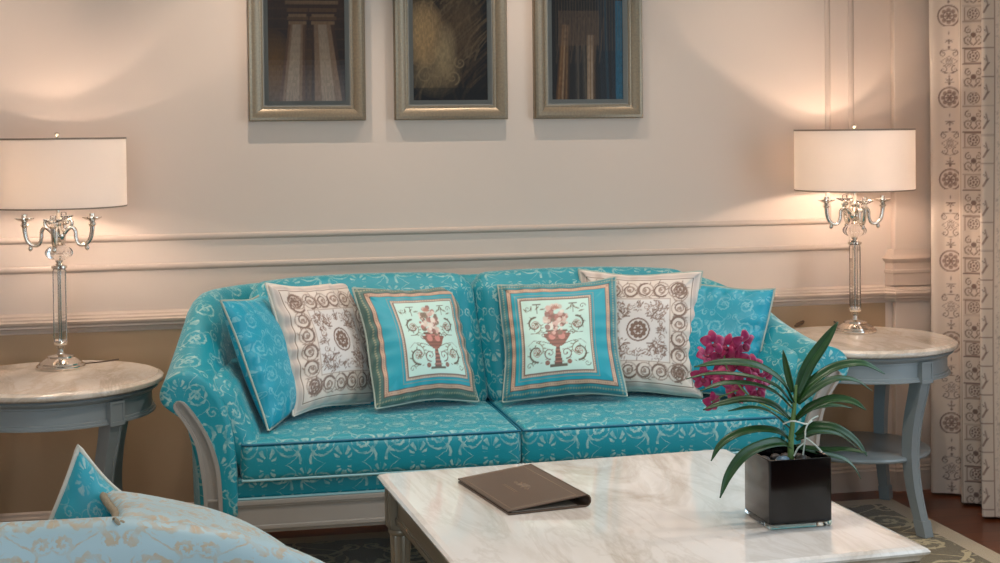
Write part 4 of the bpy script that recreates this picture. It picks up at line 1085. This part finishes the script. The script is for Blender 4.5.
for pts in ([(803, 455, -.03), (805, 440, -.035), (806, 428, -.035), (812, 419, -.03), (818, 416, -.02)], [(783, 424, -.02), (793, 421, -.035), (806, 424, -.035), (812, 421, -.02)],
            [(806, 438, -.035), (814, 444, -.045), (822, 452, -.05)], [(794, 456, -.03), (798, 448, -.035), (804, 443, -.03)]):
    MB().tube(cat_rom([opt(*p) for p in pts], 6), .0022, 7).build('aerial_root', M_root, orch, smooth=60)
stk = cat_rom([opt(789, 418, .01), opt(770, 408, .05), opt(752, 398, .09), opt(738, 384, .12), opt(726, 366, .14), opt(724, 350, .15)], 6)
MB().tube(stk, .0025, 8).build('flower_stalk', M_stem, orch, smooth=60)
def flower(px, py, dy, R, yaw, pit, seed):
    R *= 1.45; rg = random.Random(seed); c = opt(px, py, dy); mb = MB()
    Mx = Matrix.Rotation(yaw, 3, 'Z') @ Matrix.Rotation(pit, 3, 'X')
    for k in range(5):
        a_ = PI/2+k*2*PI/5+rg.uniform(-.1, .1); wd = (.46 if k in (1, 4) else .34)*R*rg.uniform(.9, 1.1); P = []
        for i in range(9):
            s = i/8; r = R*(.08+.92*s); hw_ = wd*math.sin(PI*(.07+.83*s**.85))**.62; row = []
            for q in (-1, -.5, 0, .5, 1):
                rr = r+(-abs(q)**2*.10*R*s); lx = math.cos(a_)*rr-math.sin(a_)*q*hw_; lz = math.sin(a_)*rr+math.cos(a_)*q*hw_
                ly = -R*.25*math.sin(s*PI*.6)+R*.30*s*s+.10*R*math.sin(q*2.4+k)*s+(.03*R if k in (1, 4) else 0)
                row.append(tuple(c+Mx@Vector((lx, ly, lz))))
            P.append(row)
        mb.quad_grid(P)
    o = mb.build('flower', M_petal, orch, smooth=180, recalc=False)
    sm = o.modifiers.new('thickness', 'SOLIDIFY'); sm.thickness = .0012
    mb = MB(); P = []
    for i in range(7):
        s = i/6; P.append([tuple(c+Mx@Vector((R*.20*math.sin(PI*(.15+.75*s))*math.cos(t_), -R*.12-R*.42*s*.8, -R*.10-R*.22*s+R*.14*math.sin(PI*(.15+.75*s))*math.sin(t_)))) for t_ in [2*PI*k/10 for k in range(10)]])
    mb.quad_grid(P, closed_v=True); mb.poly(P[0]); mb.poly(P[-1][::-1]); mb.build('flower_lip', M_lip, o, smooth=180)
for i, f_ in enumerate([(713, 343, .10, .026), (728, 346, .14, .026), (743, 343, .12, .026), (719, 360, .16, .026), (737, 361, .13, .029), (704, 356, .13, .022), (722, 378, .12, .025), (703, 377, .14, .024), (745, 379, .12, .026), (757, 389, .10, .026), (765, 378, .13, .022), (712, 402, .13, .022), (735, 393, .15, .022), (752, 366, .16, .024)]):
    rg = random.Random(i+3); flower(f_[0], f_[1], f_[2], f_[3]*rg.uniform(.9, 1.15), rg.uniform(-1.0, .8), rg.uniform(-.7, .6), i)
MB().tube([opt(712, 402, .13), opt(722, 396, .13), opt(738, 390, .125)], .0018, 6).build('flower_stalk', M_stem, orch, smooth=60)

# ------------------------------------------------------------------ curtain on the right wall
def curtain_tile():
    cv = Cv(.70, .36, 420, 'd8c5b4'); dk, md = '745c52', '9a8073'
    # column 1 : rosettes and arabesques centred at x .075
    x = .080; rosette(cv, x, .045, .045, md, 8); cv.ring(x, .045, .047, .0035, dk); rosette(cv, x, .045, .022, dk, 6)
    def arab(y, s=1):
        for g in (-1, 1):
            cv.spiral(x+g*.024, y, .017, PI/2, 1.1, .0036, dk, g*s); cv.line([(x, y-s*.018), (x+g*.02, y-s*.014), (x+g*.036, y-s*.004)], .003, dk)
    for g in (-1, 0, 1): cv.leaf(x, .118, PI/2+g*1.0, .022, dk)
    cv.disc(x, .107, .006, dk); cv.rect(x-.02, x+.02, .113, .116, dk); cv.disc(x, .140, .005, md)
    arab(.170, 1); rosette(cv, x, .205, .014, dk, 6)
    for g in (-1, 1): cv.line([(x, .228), (x+g*.036, .205), (x, .182)], .003, md)
    arab(.240, -1); cv.disc(x, .268, .006, dk); cv.disc(x, .285, .004, md)
    for g in (-1, 0, 1): cv.leaf(x, .300, -PI/2+g*1.0, .022, dk)
    cv.rect(x-.02, x+.02, .301, .304, dk); cv.leaf(x, .32, PI/2, .02, dk)
    cv.rect(.150, .153, 0, .36, 'a48468'); cv.rect(.160, .1625, 0, .36, '9c6a52')
    # column 2 : panels
    xc = .320; cv.rect(.267, .270, 0, .36, 'a48468'); cv.rect(.275, .365, 0, .36, 'cfbcab'); cv.rect(.370, .373, 0, .36, 'a48468')
    for y0 in (0, .18):
        cv.rect(.275, .365, y0+.004, y0+.008, dk); cv.rect(.275, .365, y0+.072, y0+.076, dk); cv.frame(.283, .357, y0+.010, y0+.070, .0028, md)
        rosette(cv, xc, y0+.04, .024, dk, 7)
        for g in (-1, 1):
            cv.spiral(xc+g*.020, y0+.110, .020, -PI/2, 1.3, .0045, dk, g, True); cv.leaf(xc, y0+.085, PI/2+g*.8, .028, dk); cv.spiral(xc+g*.020, y0+.150, .016, PI/2, 1.2, .004, dk, -g, True)
        cv.disc(xc, y0+.130, .012, dk)
    # column 3 : narrow trellis with sprigs, twice
    for o_ in (-.105, .262):
        cv.rect(.275+o_, .278+o_, 0, .36, md); cv.rect(.340+o_, .343+o_, 0, .36, md)
        for i in range(3):
            y0 = i*.12; cv.rect(.278+o_, .340+o_, y0, y0+.004, md); cv.line([(.30+o_, y0+.03), (.315+o_, y0+.06), (.308+o_, y0+.09)], .008, md, 1, True); cv.leaf(.31+o_, y0+.05, .8, .02, dk); cv.leaf(.31+o_, y0+.07, 2.4, .018, dk)
    # column 4 : dense small leaves
    rg = random.Random(8)
    for a_, b_ in ((.390, .440), (.612, .675)):
        cv.rect(a_-.008, a_-.006, 0, .36, md); cv.rect(b_+.006, b_+.008, 0, .36, md)
        for i in range(150): cv.leaf(rg.uniform(a_, b_), rg.uniform(0, .36), rg.uniform(0, 6), rg.uniform(.006, .013), rg.choice([dk, md, '9a8378']), .85)
    return cv
ctile = curtain_tile()
t = thing('curtain', 'floor length cream curtain printed with brown rosettes and arabesques, at the right wall', 'curtain', (0, 0, 0))
pts2 = []
y = -.075; s_ = 0
N_ = 560
fold = [(3.10, -.085)]
for n_ in range(3):
    fold += [(x, y-.40*n_) for x, y in ((3.060, -.155), (3.112, -.180), (3.162, -.225), (3.130, -.285), (3.092, -.335), (3.135, -.365), (3.165, -.410), (3.120, -.480))]
fp = cat_rom([(x, y, 0) for x, y in fold], 22)
xy = np.array([(p.x, p.y) for p in fp]); sl = np.concatenate([[0], np.cumsum(np.hypot(*np.diff(xy, axis=0).T))])-.080; us = sl
zs = np.concatenate([np.linspace(.012, 2.12, 430), np.linspace(2.2, 2.70, 8)])
mb = MB(); rows = []
ymean = -.065-us
for z in zs:
    sc = 1+.10*(1-z/2.7)
    rows.append([(3.11+(p[0]-3.11)*(sc-.08)+.004*math.sin(2.2*z+u*5), p[1]+.004*math.sin(3*z), z) for p, u in zip(xy, us)])
mb.quad_grid(rows)
o = mb.build('fabric_panel', M_curtain, t, smooth=180, recalc=False)
sS, zZ = np.meshgrid(sl, zs); set_print(o.data, ctile.sample(np.mod(sS, .70).ravel(), (np.mod(zZ+.075, .34)/.34*.36).ravel()))
sm = o.modifiers.new('thickness', 'SOLIDIFY'); sm.thickness = .003; sm.offset = 0
MB().box(3.05, 3.17, -1.35, -.06, 2.70, 2.779).build('curtain_track', M_trim, t, smooth=0, bevel=.003)

# ------------------------------------------------------------------ armchair in the foreground, seen from behind
ACX, ACY = -.25, -2.55
ac = thing('armchair', 'pale blue and gold damask armchair, daylight sheen in its colour, in the left foreground, seen from behind', 'armchair', (ACX, ACY, ZR), PI-.05)
aF = [(0, .28), (0, .32), (.004, .36), (.012, .40), (.03, .435), (.055, .455), (.085, .465), (.115, .46), (.135, .45), (.142, .44), (.135, .43), (.12, .425), (.11, .42), (.10, .42), (.095, .38), (.09, .33), (.09, .28), (.09, .22)]
aB = [(0, .28), (.0, .38), (.010, .48), (.025, .58), (.04, .67), (.055, .740), (.072, .775), (.095, .790), (.12, .783), (.135, .762), (.143, .73), (.145, .67), (.144, .62), (.142, .55), (.14, .48), (.138, .40), (.135, .32), (.13, .22)]
mb = shell(.44, -.36, .22, .24, aF, aB, 10, 14, 24, t0=.0, topf=lambda x, s: -.20*sst(.12, .60, abs(x)))
mb.build('arm_and_back', M_pale, ac, smooth=180, merge=True)
mb = MB(); soft_box(mb, .86, .58, .14, .035, (14, 12, 4), lambda p: Vector((p.x, p.y-.10, p.z+.39)), puff=.02); mb.build('seat_cushion', M_pale, ac, smooth=180, merge=True)
mb = MB(); soft_box(mb, 1.00, .66, .10, .02, (10, 8, 2), lambda p: Vector((p.x, p.y-.06, p.z+.265))); mb.build('seat_base', M_pale, ac, smooth=180, merge=True)
for sx in (-1, 1):
    for sy in (-.36, .26):
        mb = MB(); P = []
        for z, h in ((.225, .024), (.19, .024), (.0, .014)): P.append([(sx*.44-h, sy-h, z), (sx*.44+h, sy-h, z), (sx*.44+h, sy+h, z), (sx*.44-h, sy+h, z)])
        mb.quad_grid(P, closed_v=True); mb.poly(P[0]); mb.poly(P[-1][::-1]); mb.build('leg', M_woodgrey, ac, smooth=0, bevel=.002)
def basis(A, B, Cc):
    x = (B-A).normalized(); z = (A-Cc); z = (z-x*z.dot(x)).normalized(); y = z.cross(x)
    return Matrix((x, y, z)).transposed()
def seat_pillow(A, B, Cc, **kw):
    t_ = pillow(rot=(0, 0, 0), loc=(0, 0, 0), **kw)
    M3 = basis(A, B, Cc); t_.rotation_euler = M3.to_euler()
    t_.location = A+M3@Vector((kw['w_']/2, 0, -kw['h_']/2)); return t_
# teal cushion standing on one corner: apex, right corner, left corner
Ax, Bx, Cx = ay(77, 447, -2.52), ay(190, 512, -2.42), ay(-20, 518, -2.60)
seat_pillow(Ax, Bx, Cx, name='throw_pillow', label='washed teal cushion with cream piping standing behind the armchair back, foreground left', w_=.40, h_=.40, T=.095, mat=M_paleteal, pipe=M_pipe_white, seed=8, piper=.006, dent=.20, group='cushions on the armchair')
Ax, Bx, Cx = ay(98, 491, -2.50), ay(306, 563, -2.45), ay(166, 531, -2.755)
seat_pillow(Ax, Bx, Cx, name='throw_pillow', label='pale blue cushion with twisted gold cord edge on the armchair, foreground left', w_=.46, h_=.40, T=.055, mat=M_pale, pipe=M_rope, rope=True, seed=9, dent=.05, group='cushions on the armchair')
